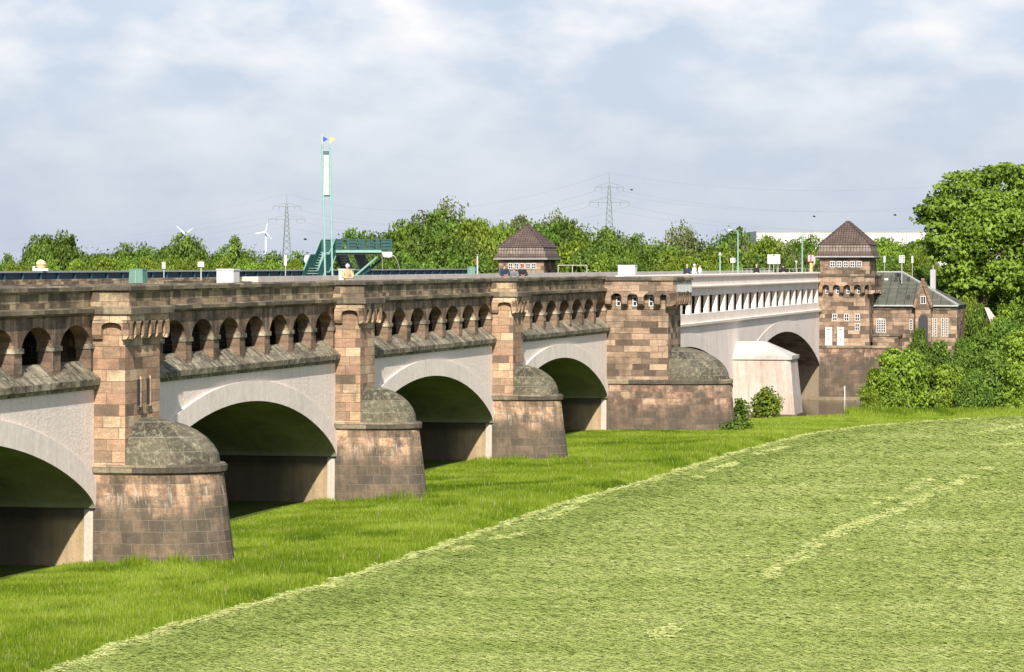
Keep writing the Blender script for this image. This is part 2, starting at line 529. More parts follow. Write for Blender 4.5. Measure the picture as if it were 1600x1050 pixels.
def tone(t, r, g, b_):
    out = []
    for x, y, z in t:
        x, y, z = x * r, y * g, z * b_; l = (x + y + z) / 3
        out.append((x * .95 + l * .05, y * .96 + l * .04, z * .95 + l * .05))
    return out
T_WARM = tone(T_WARM, 1.24, 1.25, 1.2); T_WEATH = tone(T_WEATH, 1.12, 1.14, 1.1); T_TOWER = tone(T_TOWER, 1.08, 1.09, 1.1); T_RED = tone(T_RED, 1.1, 1.1, 1.12); T_DIRTY = tone(T_DIRTY, 1.55, 1.55, 1.45)
def soft(t, k):
    m_ = [sum(q[i] for q in t) / len(t) for i in range(3)]
    return [tuple(q[i] * (1 - k) + m_[i] * k for i in range(3)) for q in t]
M = {}
DM = (0.13, 0.095, 0.07)
M['shaft'] = stone('sandstone_blocks', soft(tone(T_WARM, 1.03, 1.05, 1.03), .3) + [(0.17, 0.12, 0.085)], grime=0.45, streak=0.2, mortar=DM, mvis=0.6, gs=-0.02)
M['shaft_tower'] = stone('tower_sandstone', soft(tone(T_TOWER, 0.98, 1.0, 0.98), .25) + [(0.13, 0.095, 0.07), (0.18, 0.13, 0.095)], bw=1.15, bh=0.40, grime=0.55, streak=0.3, mortar=DM, mvis=0.5, seed=3.1)
M['parapet'] = stone('weathered_parapet_stone', soft(tone(T_WEATH, 1.3, 1.3, 1.22), .2), bw=0.9, bh=0.31, grime=0.75, streak=0.35, mortar=DM, mvis=0.5, gs=0.02)
M['base'] = stone('cutwater_sandstone', soft(tone(T_DIRTY, 1.15, 1.08, 1.02), .1), bw=0.82, bh=0.43, grime=0.7, lichen=0.15, streak=0.65, mortar=(0.36, 0.31, 0.24), mvis=0.42, mort=0.012, gs=0.035, drip=(1.9, 3.1), late=True, seed=1.3, tide=(2.2, 3.6, .78), gscale=0.9)
M['base_red'] = stone('red_base_sandstone', soft(tone(T_RED, 1.08, 1.1, 1.05), .25), bw=1.0, bh=0.43, grime=0.7, streak=0.5, mortar=(0.32, 0.26, 0.2), mvis=0.35, late=True, gs=0.03, seed=5.2, tide=(1.5, 3.2, .75), gscale=0.8)
M['dome'] = stone('lichen_dome_stone', T_DOME, bw=1.1, bh=0.52, grime=0.5, lichen=0.85, streak=0.3, mortar=(0.3, 0.27, 0.2), mvis=0.5, lcol=(0.42, 0.39, 0.27), late=True, mort=0.016)
M['coping'] = stone('coping_stone', tone(T_COPE, 1.2, 1.15, 1.1), bw=1.5, bh=0.6, grime=0.6, streak=0.4, lichen=0.3, mortar=DM, mvis=0.5)
M['ledge'] = stone('ledge_stone', [(0.40, 0.35, 0.25), (0.30, 0.25, 0.175), (0.46, 0.40, 0.29), (0.35, 0.29, 0.21)], bw=0.55, bh=3.0, grime=0.7, lichen=0.9, streak=0.75, mortar=DM, mvis=0.6, gs=0.05, lcol=(0.58, 0.53, 0.38))
M['arcade'] = stone('arcade_sandstone', [(0.40, 0.275, 0.19), (0.34, 0.225, 0.155), (0.28, 0.19, 0.135), (0.44, 0.31, 0.215)], bw=0.5, bh=1.3, grime=0.7, streak=0.6, mortar=DM, mvis=0.4, gs=0.02)
M['pillar'] = stone('pillar_sandstone', [(0.31, 0.21, 0.145), (0.26, 0.175, 0.12), (0.18, 0.13, 0.095), (0.34, 0.24, 0.17)], bw=1.2, bh=0.36, grime=0.6, streak=0.3, mortar=DM)
M['shade_stone'] = stone('shaded_gallery_stone', [(0.055, 0.045, 0.036), (0.07, 0.055, 0.042)], grime=0.5)  # near black: the shade inside the gallery is put into the stone colour
M['render'] = plaster('rough_white_render', (0.88, 0.755, 0.665), rough_bump=0.7, scale=7.0, dirtamt=0.16)
M['ring'] = plaster('smooth_arch_concrete', (0.87, 0.755, 0.67), rough_bump=0.15, scale=5, dirtamt=0.22)
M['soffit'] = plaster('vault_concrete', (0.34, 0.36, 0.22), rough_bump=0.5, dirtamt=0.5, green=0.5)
M['abut_in'] = plaster('shaded_abutment_stone', (0.13, 0.11, 0.08), dirt=(0.05, 0.045, 0.035), rough_bump=0.6, scale=4, dirtamt=0.6)  # unused darker abutment copy with the vault's shade in its colour
M['abut'] = plaster('abutment_concrete', (0.42, 0.31, 0.185), dirt=(0.14, 0.11, 0.075), rough_bump=0.6, scale=4, dirtamt=0.4, zband=(1.5, 2.8), inner_shade=(0.9, 2.6))  # arch shade is painted in: dark band at the top, darkening inwards
M['abut_river'] = plaster('river_abutment_concrete', (0.25, 0.20, 0.14), dirt=(0.13, 0.10, 0.07), rough_bump=0.6, scale=4, dirtamt=0.5)
M['stripe'] = plaster('pale_concrete_edge', (0.52, 0.47, 0.40), rough_bump=0.3, dirtamt=0.45)
M['river'] = plaster('river_bridge_concrete', (0.82, 0.715, 0.635), rough_bump=0.2, scale=4, dirtamt=0.22)
M['river_pier'] = plaster('river_pier_concrete', (0.50, 0.445, 0.39), dirt=(0.26, 0.17, 0.11), rough_bump=0.35, scale=2.5, dirtamt=0.6)
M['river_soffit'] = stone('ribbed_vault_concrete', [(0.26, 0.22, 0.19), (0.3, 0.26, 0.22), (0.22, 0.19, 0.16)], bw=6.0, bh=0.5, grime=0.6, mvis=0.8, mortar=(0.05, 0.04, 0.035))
M['pier_cap'] = plaster('pier_cap_concrete', (0.50, 0.475, 0.43), dirt=(0.16, 0.15, 0.12), rough_bump=0.4, scale=3.5, dirtamt=0.45, streak=False)
M['deck'] = plaster('deck_concrete', (0.52, 0.48, 0.43), rough_bump=0.2)
M['tile'] = roof_tiles('brown_roof_tiles', (0.085, 0.058, 0.047), (0.125, 0.084, 0.068))
M['tile_low'] = roof_tiles('pale_roof_tiles', (0.165, 0.13, 0.108), (0.225, 0.178, 0.145), tw=0.30, th=0.42)
M['slate'] = roof_tiles('grey_roof_felt', (0.082, 0.085, 0.066), (0.10, 0.104, 0.08), tw=0.9, th=0.9)
M['white'] = paint('white_paint', (0.54, 0.53, 0.51), 0.5)
M['offwhite'] = paint('cream_metal_paint', (0.50, 0.49, 0.44), 0.5)
M['glass'] = paint('window_glass', (0.03, 0.035, 0.04), 0.12)
M['green'] = paint('teal_green_paint', (0.010, 0.060, 0.058), 0.45, var=0.2)
M['greenlight'] = paint('pale_green_paint', (0.19, 0.34, 0.285), 0.5)
M['greenbox'] = paint('cabinet_green_paint', (0.10, 0.205, 0.155), 0.55)
M['trough'] = paint('blue_steel_paint', (0.012, 0.055, 0.085), 0.55, var=0.3)
M['panel'] = paint('pale_sign_panel', (0.38, 0.45, 0.40), 0.5)
M['steel'] = paint('galvanised_steel', (0.42, 0.43, 0.42), 0.5, 0.3)
M['pylon'] = paint('pylon_grey_green', (0.13, 0.155, 0.145), 0.6)
M['wire'] = paint('wire_grey', (0.22, 0.23, 0.25), 0.7)
M['turbine'] = paint('hazed_turbine_white', (0.60, 0.63, 0.67), 0.5)  # greyed towards blue: distance haze put into the paint colour
M['grey'] = paint('grey_panel', (0.36, 0.36, 0.35), 0.6)
M['dark'] = paint('dark_metal', (0.03, 0.03, 0.03), 0.6)
M['red'] = paint('red_paint', (0.42, 0.03, 0.025), 0.5)
M['yellow'] = paint('yellow_paint', (0.66, 0.50, 0.16), 0.5)
M['blue'] = paint('blue_flag_cloth', (0.03, 0.10, 0.42), 0.8)
M['yflag'] = paint('yellow_flag_cloth', (0.72, 0.52, 0.14), 0.8)
M['orb'] = paint('cream_globe', (0.75, 0.58, 0.28), 0.4)
M['bark'] = paint('bark', (0.10, 0.075, 0.05), 0.95, var=0.4)
M['leaf_a'] = foliage('maple_leaves', (0.028, 0.068, 0.011), (0.185, 0.295, 0.043))
M['leaf_m'] = foliage('big_tree_leaves', (0.028, 0.07, 0.010), (0.25, 0.37, 0.048))
M['leaf_b'] = foliage('bright_leaves', (0.05, 0.10, 0.011), (0.27, 0.385, 0.045))
M['leaf_c'] = foliage('pale_leaves', (0.05, 0.08, 0.026), (0.22, 0.27, 0.085))
M['leaf_d'] = foliage('dark_leaves', (0.028, 0.064, 0.012), (0.17, 0.265, 0.04))
M['leaf_e'] = foliage('hazed_poplar_leaves', (0.045, 0.075, 0.045), (0.10, 0.15, 0.09))  # far poplars: the bluish haze is put into the leaf colour

# ================================================================ STRUCTURE: land and water
def bank_near(x):
    return 229.5 + 0.8 * math.sin(x * 0.31) + (0.35 * max(0.0, min(x, 60.0) - 20))
def bank_far(x):
    if x < 40: return 332.0
    if x < 52: return 332.0 - (x - 40) * 2.8
    return 297.0 + 2.0 * math.sin(x * 0.2)
def sstep(a, b, t):
    t = min(1.0, max(0.0, (t - a) / (b - a))); return t * t * (3 - 2 * t)
def ground_z(x, y):
    yn = bank_near(x); yf = bank_far(x)
    z = 0.0
    if y > yn - 2:
        z = -5.2 * sstep(yn - 2, yn + 9, y)
        if y > yf - 6:
            z = -5.2 + 3.2 * sstep(yf - 6, yf + 1, y)
            top = 9.6 if x > 34 else 2.0
            z += (top + 2.0) * sstep(yf + 24, yf + (62 if x > 34 else 40), y)
    return z
def grid(name, xs, ys, fz, mat):
    V = [(x, y, fz(x, y)) for y in ys for x in xs]
    nx = len(xs)
    F = [(j * nx + i, j * nx + i + 1, (j + 1) * nx + i + 1, (j + 1) * nx + i) for j in range(len(ys) - 1) for i in range(nx - 1)]
    me = bpy.data.meshes.new(name); me.from_pydata(V, [], F); me.update()
    me.polygons.foreach_set('use_smooth', [True] * len(F))
    me.materials.append(mat)
    o = bpy.data.objects.new(name, me); COL.objects.link(o)
    o['kind'] = 'structure'
    return o
M['soil'] = ground_mat('meadow_soil', [(0.05, 0.075, 0.012), (0.075, 0.115, 0.018), (0.10, 0.12, 0.03)], 0.8)
M['mown'] = ground_mat('mown_field', [(0.13, 0.185, 0.05), (0.20, 0.26, 0.08), (0.27, 0.31, 0.125)], 1.4, (0.5, 2.2, 1), 0.06)
xs = [-6000, -2500, -1000, -500, -250, -120] + [-60 + 4 * i for i in range(51)] + [180, 260, 500, 1000, 2500, 6000]
ys = [-600, -100, 0, 60] + [80 + 4 * i for i in range(94)] + [480, 560, 700, 1000, 2000, 4000, 9000]
grid('ground', xs, ys, ground_z, M['soil'])

m, nt, bs = new_mat('river_water')
bs.inputs['Base Color'].default_value = (0.075, 0.06, 0.032, 1); bs.inputs['Roughness'].default_value = 0.12
wob = noise(nt, nd(nt, 'ShaderNodeTexCoord').outputs['Object'], 0.8, 5, 0.6, (0.35, 1.0, 1))
bump(nt, bs, wob, 0.35, 0.12)
wm = MB(); wm.poly([(-60, 222, -2.55), (420, 222, -2.55), (420, 360, -2.55), (-60, 360, -2.55)])
wo = wm.build('river', m); wo['kind'] = 'structure'

# ================================================================ THE AQUEDUCT
aq = thing('aqueduct', 'long sandstone canal bridge with white arches striding across the meadow', 'aqueduct', (0, 0, 0), 'B')
BACK = -24.0

def arch_curve(a, b, zs, zc, circ=0.6, n=40):
    """intrados from a to b: blend of a circle segment and an ellipse"""
    h = (b - a) / 2; c = (a + b) / 2; r = zc - zs
    Rr = (h * h + r * r) / (2 * r)
    out = []
    for i in range(n + 1):
        t = math.pi * (1 - i / n)
        x = h * math.cos(t)
        zc_ = zc - (Rr - math.sqrt(max(0, Rr * Rr - x * x)))
        ze = zs + r * math.sqrt(max(0, 1 - (x / h) ** 2))
        out.append((c + x, circ * zc_ + (1 - circ) * ze))
    return out
def offset_curve(c, d):
    o = []
    for i, p in enumerate(c):
        q0 = c[max(0, i - 1)]; q1 = c[min(len(c) - 1, i + 1)]
        tx, tz = q1[0] - q0[0], q1[1] - q0[1]; l = math.hypot(tx, tz)
        o.append((p[0] - tz / l * d, p[1] + tx / l * d))
    return o
def interp(c, x):
    for (x0, z0), (x1, z1) in zip(c, c[1:]):
        if x0 <= x <= x1 and x1 > x0: return z0 + (z1 - z0) * (x - x0) / (x1 - x0)
    return None

def span_wall(sA, sB, cur, off, top, mat, parent, name, zlow, n0=0.0):
    """wall face above an arch, as solid columns of stone from the arch up to top"""
    mb = MB()
    xs_ = sorted(set([sA, sB] + [round(p[0], 4) for p in cur]))
    a, b = cur[0][0], cur[-1][0]
    for x0, x1 in zip(xs_, xs_[1:]):
        z0 = interp(cur, max(a, min(b, x0))) if a <= x0 <= b else zlow
        z1 = interp(cur, max(a, min(b, x1))) if a <= x1 <= b else zlow
        if x1 <= a + 1e-6 or x0 >= b - 1e-6: z0 = z1 = zlow
        mb.poly([(x0, n0, z0 + 0.01), (x1, n0, z1 + 0.01), (x1, n0, top), (x0, n0, top)])
    return mb.build(name, mat, parent)
def arch_ring(sA, sB, cur, thick, parent, mat, proud, name='arch_ring', zmin=None):
    out = offset_curve(cur, thick)
    mb = MB()
    for i in range(len(cur) - 1):
        p0, p1, q0, q1 = cur[i], cur[i + 1], out[i], out[i + 1]
        c = lambda q: (min(max(q[0], sA), sB), q[1])
        q0, q1 = c(q0), c(q1)
        mb.poly([(p0[0], proud, p0[1]), (p1[0], proud, p1[1]), (q1[0], proud, q1[1]), (q0[0], proud, q0[1])], smooth=False)
        mb.poly([(q0[0], proud, q0[1]), (q1[0], proud, q1[1]), (q1[0], -0.05, q1[1]), (q0[0], -0.05, q0[1])])
    return mb.build(name, mat, parent)
def vault(cur, n0, n1, parent, mat, name='vault'):
    mb = MB()
    acc = 0
    for i in range(len(cur) - 1):
        p, q = cur[i], cur[i + 1]
        d = math.dist(p, q)
        mb.poly([(p[0], n0, p[1]), (q[0], n0, q[1]), (q[0], n1, q[1]), (p[0], n1, p[1])],
                uv=[(n0, acc), (n0, acc + d), (n1, acc + d), (n1, acc)], smooth=True)
        acc += d
    return mb.build(name, mat, parent)

def stone_span(sA, sB):
    cur = arch_curve(sA + 0.2, sB - 0.2, 2.13, 5.23)
    sp = span_wall(sA, sB, cur, 0.87, 6.55, M['render'], aq, 'span_wall', 2.13)
    arch_ring(sA, sB, cur, 0.86, sp, M['ring'], 0.11)
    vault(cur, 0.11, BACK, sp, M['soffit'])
    for a, b in ((sA - 0.1, sA + 0.02), (sB - 0.02, sB + 0.1)):
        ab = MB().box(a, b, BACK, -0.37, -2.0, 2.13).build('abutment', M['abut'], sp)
        MB().box(a - 0.015, b + 0.015, -0.37, 0.02, -2.0, 2.10).build('abutment_edge', M['stripe'], ab)
    # weathered ledge
    MB().ext_a([(-0.02, 6.42), (0.09, 6.44), (0.11, 6.55), (0.24, 6.60), (0.26, 6.82), (-0.46, 7.46), (-0.5, 7.46), (-0.5, 6.42)], sA, sB).build('ledge', M['ledge'], sp)
    # arcade
    npil = 8
    p = (sB - sA) / npil
    pw = 0.74
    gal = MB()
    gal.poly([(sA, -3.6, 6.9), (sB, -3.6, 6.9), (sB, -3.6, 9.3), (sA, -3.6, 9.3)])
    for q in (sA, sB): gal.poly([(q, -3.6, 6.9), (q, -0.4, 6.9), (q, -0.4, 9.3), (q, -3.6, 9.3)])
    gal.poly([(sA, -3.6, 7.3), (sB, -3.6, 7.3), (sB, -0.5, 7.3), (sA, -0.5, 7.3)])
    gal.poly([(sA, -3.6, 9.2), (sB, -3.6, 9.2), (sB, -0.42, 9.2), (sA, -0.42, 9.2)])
    gal.build('gallery', M['shade_stone'], sp)
    ar = MB()
    for k in range(npil):
        x0 = sA + k * p + (pw / 2 if k else 0.25); x1 = sA + (k + 1) * p - (pw / 2 if k < npil - 1 else 0.25)
        c = (x0 + x1) / 2; h = (x1 - x0) / 2
        pts = [(c + h * math.cos(math.pi * (1 - i / 16)), 8.08 + 0.70 * (1 - abs(math.cos(math.pi * i / 16)) ** 2.1) ** 0.6) for i in range(17)]
        L0 = sA + k * p; L1 = sA + (k + 1) * p
        seq = [(L0, 8.08)] + pts + [(L1, 8.08)]
        for (xa, za), (xb, zb) in zip(seq, seq[1:]):
            ar.poly([(xa, -0.03, za), (xb, -0.03, zb), (xb, -0.03, 9.2), (xa, -0.03, 9.2)])
            ar.poly([(xa, -0.03, za), (xb, -0.03, zb), (xb, -0.62, zb), (xa, -0.62, za)])
    ar.build('arcade_arches', M['arcade'], sp)
    for k in range(npil + 1):
        c = sA + k * p
        a, b = c - pw / 2, c + pw / 2
        if k == 0: a, b = sA, sA + 0.25
        if k == npil: a, b = sB - 0.25, sB
        pl = MB().box(a, b, -0.6, -0.03, 6.9, 7.91).build('pillar', M['pillar'], sp)
        MB().box(a - 0.05, b + 0.05, -0.62, 0.03, 7.91, 8.08).build('capital', M['ledge'], sp)
        # little sloping apron stones between the pillars
    # cornice, parapet, coping
    MB().ext_a([(-0.45, 9.14), (0.08, 9.14), (0.17, 9.22), (0.17, 9.36), (-0.05, 9.42), (-0.45, 9.42)], sA, sB).build('cornice', M['coping'], sp)
    MB().box(sA, sB, -0.5, -0.04, 9.42, 10.0).build('parapet', M['parapet'], sp)
    MB().ext_a([(-0.6, 10.0), (0.08, 10.0), (0.09, 10.14), (0.0, 10.2), (-0.55, 10.2)], sA, sB).build('coping', M['coping'], sp)
    return sp

def nose_plan(s0, s1, p, q, n=18, e=0.0, nb=0.0):
    """plan of a cutwater: straight sides out to p, then a half ellipse of depth q; e widens it"""
    c = (s0 + s1) / 2; w = (s1 - s0) / 2
    pts = [(s0 - e, nb)]
    for i in range(n + 1):
        t = math.pi * i / n
        pts.append((c - (w + e) * math.cos(t), p + (q + e) * math.sin(t)))
    pts.append((s1 + e, nb))
    return pts
def cutwater(s0, s1, p, q, zled, ztop_dome, par, batter, mat, low=-0.8):
    e = 0.06
    r = lambda z, ee, bq: [(a, b, z) for a, b in [(x, y + (bq if y > p - 0.01 else 0)) for x, y in nose_plan(s0, s1, p, q, e=ee)]]
    rings = []
    for i in range(6):
        t = i / 5
        rings.append(r(low + (zled - 0.36 - low) * t, e + batter * 0.25 * (1 - t), batter * (1 - t)))
    cw = MB().loft(rings).build('cutwater', mat, par)
    MB().loft([r(zled - 0.36, e + .02, 0), r(zled - 0.28, e + 0.12, 0), r(zled - 0.08, e + 0.14, 0), r(zled, e + 0.05, 0)]).build('cutwater_ledge', M['coping'], par)
    c = (s0 + s1) / 2; w = (s1 - s0) / 2 - 0.03
    hgt = ztop_dome - zled
    rg = []
    for k in range(9):
        t = k / 8 * math.pi / 2
        f = math.cos(t)
        f = max(f, 0.02)
        rg.append([(c - w * f * math.cos(math.pi * i / 18), p - 0.02 + (q - 0.05) * f * math.sin(math.pi * i / 18), zled + hgt * math.sin(t)) for i in range(19)])
    MB().loft(rg, cap=False, closed=False).build('cutwater_dome', M['dome'], par)
    return cw
def corbel_profile(d, z0, z1):
    """bulging bracket, (outward, z)"""
    return [(0, z0), (d * 0.55, z0 + 0.02), (d * 0.92, z0 + 0.16), (d, z0 + 0.36), (d, z1), (0, z1)]
def corbel_head(par, s0, s1, p, ov, z0, z1, zt, ns, nf, matb, matc, rib=0.34, ss=1):
    """bracketed head round the three free sides of a tower or pier"""
    # side that faces the viewer along the bridge, brackets along n
    def ribs_side(sd):
        k = ns
        for i in range(k):
            c = rib / 2 + 0.02 + i * (p + ov - rib) / (k - 1)
            pr = corbel_profile(ov, z0, z1)
            mb = MB()
            if sd < 0: mb.ext_b([(s0 - d, z) for d, z in pr], c - rib / 2, c + rib / 2)
            else: mb.ext_b([(s1 + d, z) for d, z in pr], c - rib / 2, c + rib / 2)
            mb.build('corbel', matc, par)
        # arch heads between brackets
        for i in range(k - 1):
            g = MB()
            a = rib + 0.02 + i * (p + ov - rib) / (k - 1); b = 0.02 + (i + 1) * (p + ov - rib) / (k - 1)
            cc = (a + b) / 2; h = (b - a) / 2
            prev = None
            for j in range(13):
                t = math.pi * (1 - j / 12)
                x = cc + h * math.cos(t); z = z1 - 0.30 + (0.30 if ns > 2 else 0.24) * math.sin(t) ** (1 if ns > 2 else .7)
                if prev:
                    f0 = s0 - ov if sd < 0 else s1 + ov; f1 = s0 if sd < 0 else s1
                    g.poly([(f0, prev[0], prev[1]), (f0, x, z), (f0, x, z1 + .02), (f0, prev[0], z1 + .02)])
                    g.poly([(f0, prev[0], prev[1]), (f0, x, z), (f1, x, z), (f1, prev[0], prev[1])])
                prev = (x, z)
            g.build('corbel_arch', matb, par)
    ribs_side(-1); ribs_side(1)
    W = s1 - s0 + 2 * ov
    for i in range(nf):
        c = s0 - ov + rib / 2 + i * (W - rib) / (nf - 1)
        MB().ext_a([(p + d, z) for d, z in corbel_profile(ov, z0, z1)], c - rib / 2, c + rib / 2).build('corbel', matc, par)
        if i < nf - 1:
            a = c + rib / 2; b = c + (W - rib) / (nf - 1) - rib / 2
            cc = (a + b) / 2; h = (b - a) / 2; prev = None; g = MB()
            for j in range(9):
                t = math.pi * (1 - j / 8)
                x = cc + h * math.cos(t); z = z1 - 0.26 + 0.26 * math.sin(t)
                if prev:
                    f0 = p + ov; f1 = p
                    g.poly([(prev[0], f0, prev[1]), (x, f0, z), (x, f0, z1 + .02), (prev[0], f0, z1 + .02)])
                    g.poly([(prev[0], f0, prev[1]), (x, f0, z), (x, f1, z), (prev[0], f1, prev[1])])
                prev = (x, z)
            g.build('corbel_arch', matb, par)
    MB().box(s0 - ov, s1 + ov, -0.55, p + ov, z1 + 0.02, zt).build('head_block', matb, par)

def pier(s0, w, slits=False, p=1.19, q=2.85, zt=3.7):
    q = 3.0 if slits else 2.4
    s1 = s0 + w
    sh = MB().box(s0, s1, -1.5, p, zt - 0.5, 9.0).build('pier', M['shaft'], aq)
    cutwater(s0, s1, p, q, zt, 5.35, sh, 0.42, M['base'])
    corbel_head(sh, s0, s1, p, 0.27, 8.24, 8.92, 9.16, 2, 6 if w > 3 else 4, M['shaft'], M['shaft'])
    a, b, c = s0 - 0.27, s1 + 0.45, p + 0.27
    def band(o, z0, z1, name, mat, z2=None):
        rg = []
        for z, e in ((z0, o), (z1, o)) + (((z2, o - 0.1),) if z2 else ()):
            rg.append([(a - e, -0.6, z), (a - e, c + e, z), (b + e, c + e, z), (b + e, -0.6, z)])
        MB().loft(rg).build(name, mat, sh)
    band(0.10, 9.16, 9.38, 'cornice', M['coping'], 9.44)
    band(-0.02, 9.44, 10.02, 'parapet', M['parapet'])
    band(0.09, 10.02, 10.16, 'coping', M['coping'], 10.22)
    if slits:
        for c0 in (s0 + 1.45, s0 + 2.5):
            f = MB(); f.box(c0 - 0.17, c0 + 0.17, p - 0.2, p + 0.012, 5.8, 6.75); fo = f.build('slit_window', M['dark'], sh)
            MB().box(c0 + 0.17, c0 + 0.3, p, p + 0.05, 5.7, 6.85).build('slit_frame', M['shaft'], fo)
            MB().box(c0 - 0.2, c0 + 0.3, p, p + 0.07, 5.62, 5.74).build('slit_sill', M['coping'], fo)
    return sh

PIERS = [(-32.0, 2.5), (0.0, 3.85), (32.0, 2.5), (64.0, 2.5)]
T3 = (97.45, 102.35)
for s0, w in PIERS:
    pier(s0, w, slits=(w > 3))
edges = [(-32.0, -29.5), (0, 3.85), (32, 34.5), (64, 66.5), T3]
for (a0, a1), (b0, b1) in zip(edges, edges[1:]):
    stone_span(a1, b0)
# deck, canal bed and the parapet on the other side
dk = MB()
dk.box(-60, 209, -5.0, -0.55, 8.9, 9.25); dk.box(-60, 209, -29.0, -25.0, 8.9, 9.25); dk.box(-60, 209, -25.0, -5.0, 6.2, 6.6)
dk.build('deck', M['deck'], aq)
MB().box(-60, su(391, -5), -5.4, -4.9, 8.5, 10.16).build('inner_parapet', M['parapet'], aq)
MB().box(su(245, -3), su(352, -3), -3.2, -2.7, 9.2, 10.27).build('walkway_kerb', M['parapet'], aq)
MB().box(su(391, -5), 209, -5.4, -4.6, 8.5, 10.38).build('trough_edge', M['deck'], aq)
MB().box(-60, 209, -29.6, -29.0, 8.0, 10.05).build('far_parapet', M['parapet'], aq)
cwm, cnt, cbs = new_mat('canal_water')
cbs.inputs['Base Color'].default_value = (0.03, 0.045, 0.04, 1); cbs.inputs['Roughness'].default_value = 0.08
cw_ = MB(); cw_.poly([(-60, -25, 8.6), (209, -25, 8.6), (209, -5.4, 8.6), (-60, -5.4, 8.6)]); cw_.build('canal_water', cwm, aq)
# canal side and far side walls close the volume behind
fw = MB(); fw.box(-60, 97, -29.5, -29.1, 5.4, 8.9); fw.build('far_side_wall', M['render'], aq)

def window(par, axis, pos, c, zc, w, h, cols=2, rows=2, mullion=0.06, name='window', arched=False, depth=0.06, mat=None):
    """white framed window with dark panes. axis 's': on a wall facing -s at s=pos, c is n; axis 'n': wall facing +n at n=pos, c is s"""
    def bx(mb, c0, c1, d0, d1, z0, z1):
        if axis == 's': mb.box(pos - d1, pos - d0, c0, c1, z0, z1)
        else: mb.box(c0, c1, pos + d0, pos + d1, z0, z1)
        return mb
    f = MB(); e = 0.07
    z0, z1 = zc - h / 2, zc + h / 2
    bx(f, c - w / 2, c - w / 2 + e, 0, depth, z0, z1); bx(f, c + w / 2 - e, c + w / 2, 0, depth, z0, z1)
    bx(f, c - w / 2 + e, c + w / 2 - e, 0, depth, z0, z0 + e); bx(f, c - w / 2 + e, c + w / 2 - e, 0, depth, z1 - e, z1)
    iw, ih = w - 2 * e, h - 2 * e
    for i in range(1, cols):
        x = c - w / 2 + e + iw * i / cols; bx(f, x - mullion / 2, x + mullion / 2, 0.012, depth - 0.01, z0 + e, z1 - e)
    for j in range(1, rows):
        z = z0 + e + ih * j / rows; bx(f, c - w / 2 + e, c + w / 2 - e, 0.014, depth - 0.014, z - mullion / 2, z + mullion / 2)
    fo = f.build(name, mat or M['white'], par)
    bx(MB(), c - w / 2 + e, c + w / 2 - e, 0.002, 0.01, z0 + e, z1 - e).build('pane', M['glass'], fo)
    return fo

# ---------------------------------------------------------------- the big pier tower at the river
tw = thing('bridge_tower', 'sandstone bridge tower with corbels and domed cutwater beside the pale river span', 'tower', (T3[0], 0, 0), 'B')
p3 = 4.1
MB().box(T3[0], T3[1], -3.0, p3, 2.9, 8.9).build('shaft', M['shaft_tower'], tw)
cutwater(T3[0], T3[1], p3, 3.75, 3.38, 5.5, tw, 0.30, M['base_red'])
corbel_head(tw, T3[0], T3[1], p3, 0.62, 8.2, 9.06, 9.9, 5, 7, M['shaft_tower'], M['shaft_tower'], rib=0.36)
for i in range(3):
    c = 0.38 + (i + 0.5) * (p3 + .62 - .36) / 4
    window(tw, 's', T3[0], c, 8.52, 0.56, 0.66, 2, 2)
# white crusted stones hanging at the outer corner
cr_ = MB()
for i in range(11):
    s = T3[0] - 0.3 + i * 0.56; z0 = 9.16 - random.random() * 0.1
    cr_.box(s, s + 0.30 + random.random() * .12, p3 + 0.615, p3 + 0.65, z0, 9.72 + random.random() * .16)
cr_.build('lime_crust', M['white'], tw)
e = 0.74
MB().loft([[(T3[0] - x, -0.6, z), (T3[0] - x, p3 + x, z), (T3[1] + x, p3 + x, z), (T3[1] + x, -0.6, z)] for z, x in ((9.9, e), (10.06, e), (10.14, e - .12))]).build('coping', M['coping'], tw)

# ---------------------------------------------------------------- pale concrete bridge over the river
rb = thing('river_bridge', 'pale concrete canal bridge with two wide arches and a row of slots over the river', 'bridge', (T3[1], 0, 0), 'B')
S5 = 208.7
for (a, b, sA, sB) in ((102.6, 151.9, 102.35, 152.2), (157.1, S5 - 0.12, 152.2, S5)):
    cur = arch_curve(a, b, 0.85, 4.75, circ=0.75)
    sp = span_wall(sA, sB, cur, 1.0, 6.3, M['river'], rb, 'span_wall', 0.85)
    arch_ring(sA, sB, cur, 1.05, sp, M['river'], 0.05)
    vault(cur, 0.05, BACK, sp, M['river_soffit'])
    for x0, x1 in ((sA - .1, a - .06), (b + 0.06, sB + .3)):
        MB().box(x0, x1, BACK, -0.02, -5, 0.84).build('abutment', M['abut_river'], sp)
MB().ext_a([(-0.3, 6.16), (0.05, 6.16), (0.10, 6.24), (0.24, 6.28), (0.26, 6.46), (0.05, 6.5), (-0.3, 6.5)], T3[1], S5).build('ledge', M['river'], rb)
MB().box(T3[1], S5, -0.5, -0.02, 6.5, 7.15).build('lower_band', M['river'], rb)
pit = 4.26
g = MB()
g.box(T3[1], S5, -0.5, -0.02, 8.55, 9.08)
g.build('upper_band', M['river'], rb)
k = 0; s = S5 - 0.25
while s > T3[1] + 1:
    MB().box(s - 0.72, s, -0.42, -0.05, 7.15, 8.55).build('slot_pillar', M['river'], rb)
    s -= pit
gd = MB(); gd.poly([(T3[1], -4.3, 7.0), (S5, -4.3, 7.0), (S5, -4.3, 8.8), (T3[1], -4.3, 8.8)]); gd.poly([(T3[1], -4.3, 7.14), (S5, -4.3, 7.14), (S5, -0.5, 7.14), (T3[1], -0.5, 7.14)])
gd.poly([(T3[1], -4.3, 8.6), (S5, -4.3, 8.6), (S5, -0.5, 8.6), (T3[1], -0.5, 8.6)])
gd.build('gallery', M['shade_stone'], rb)
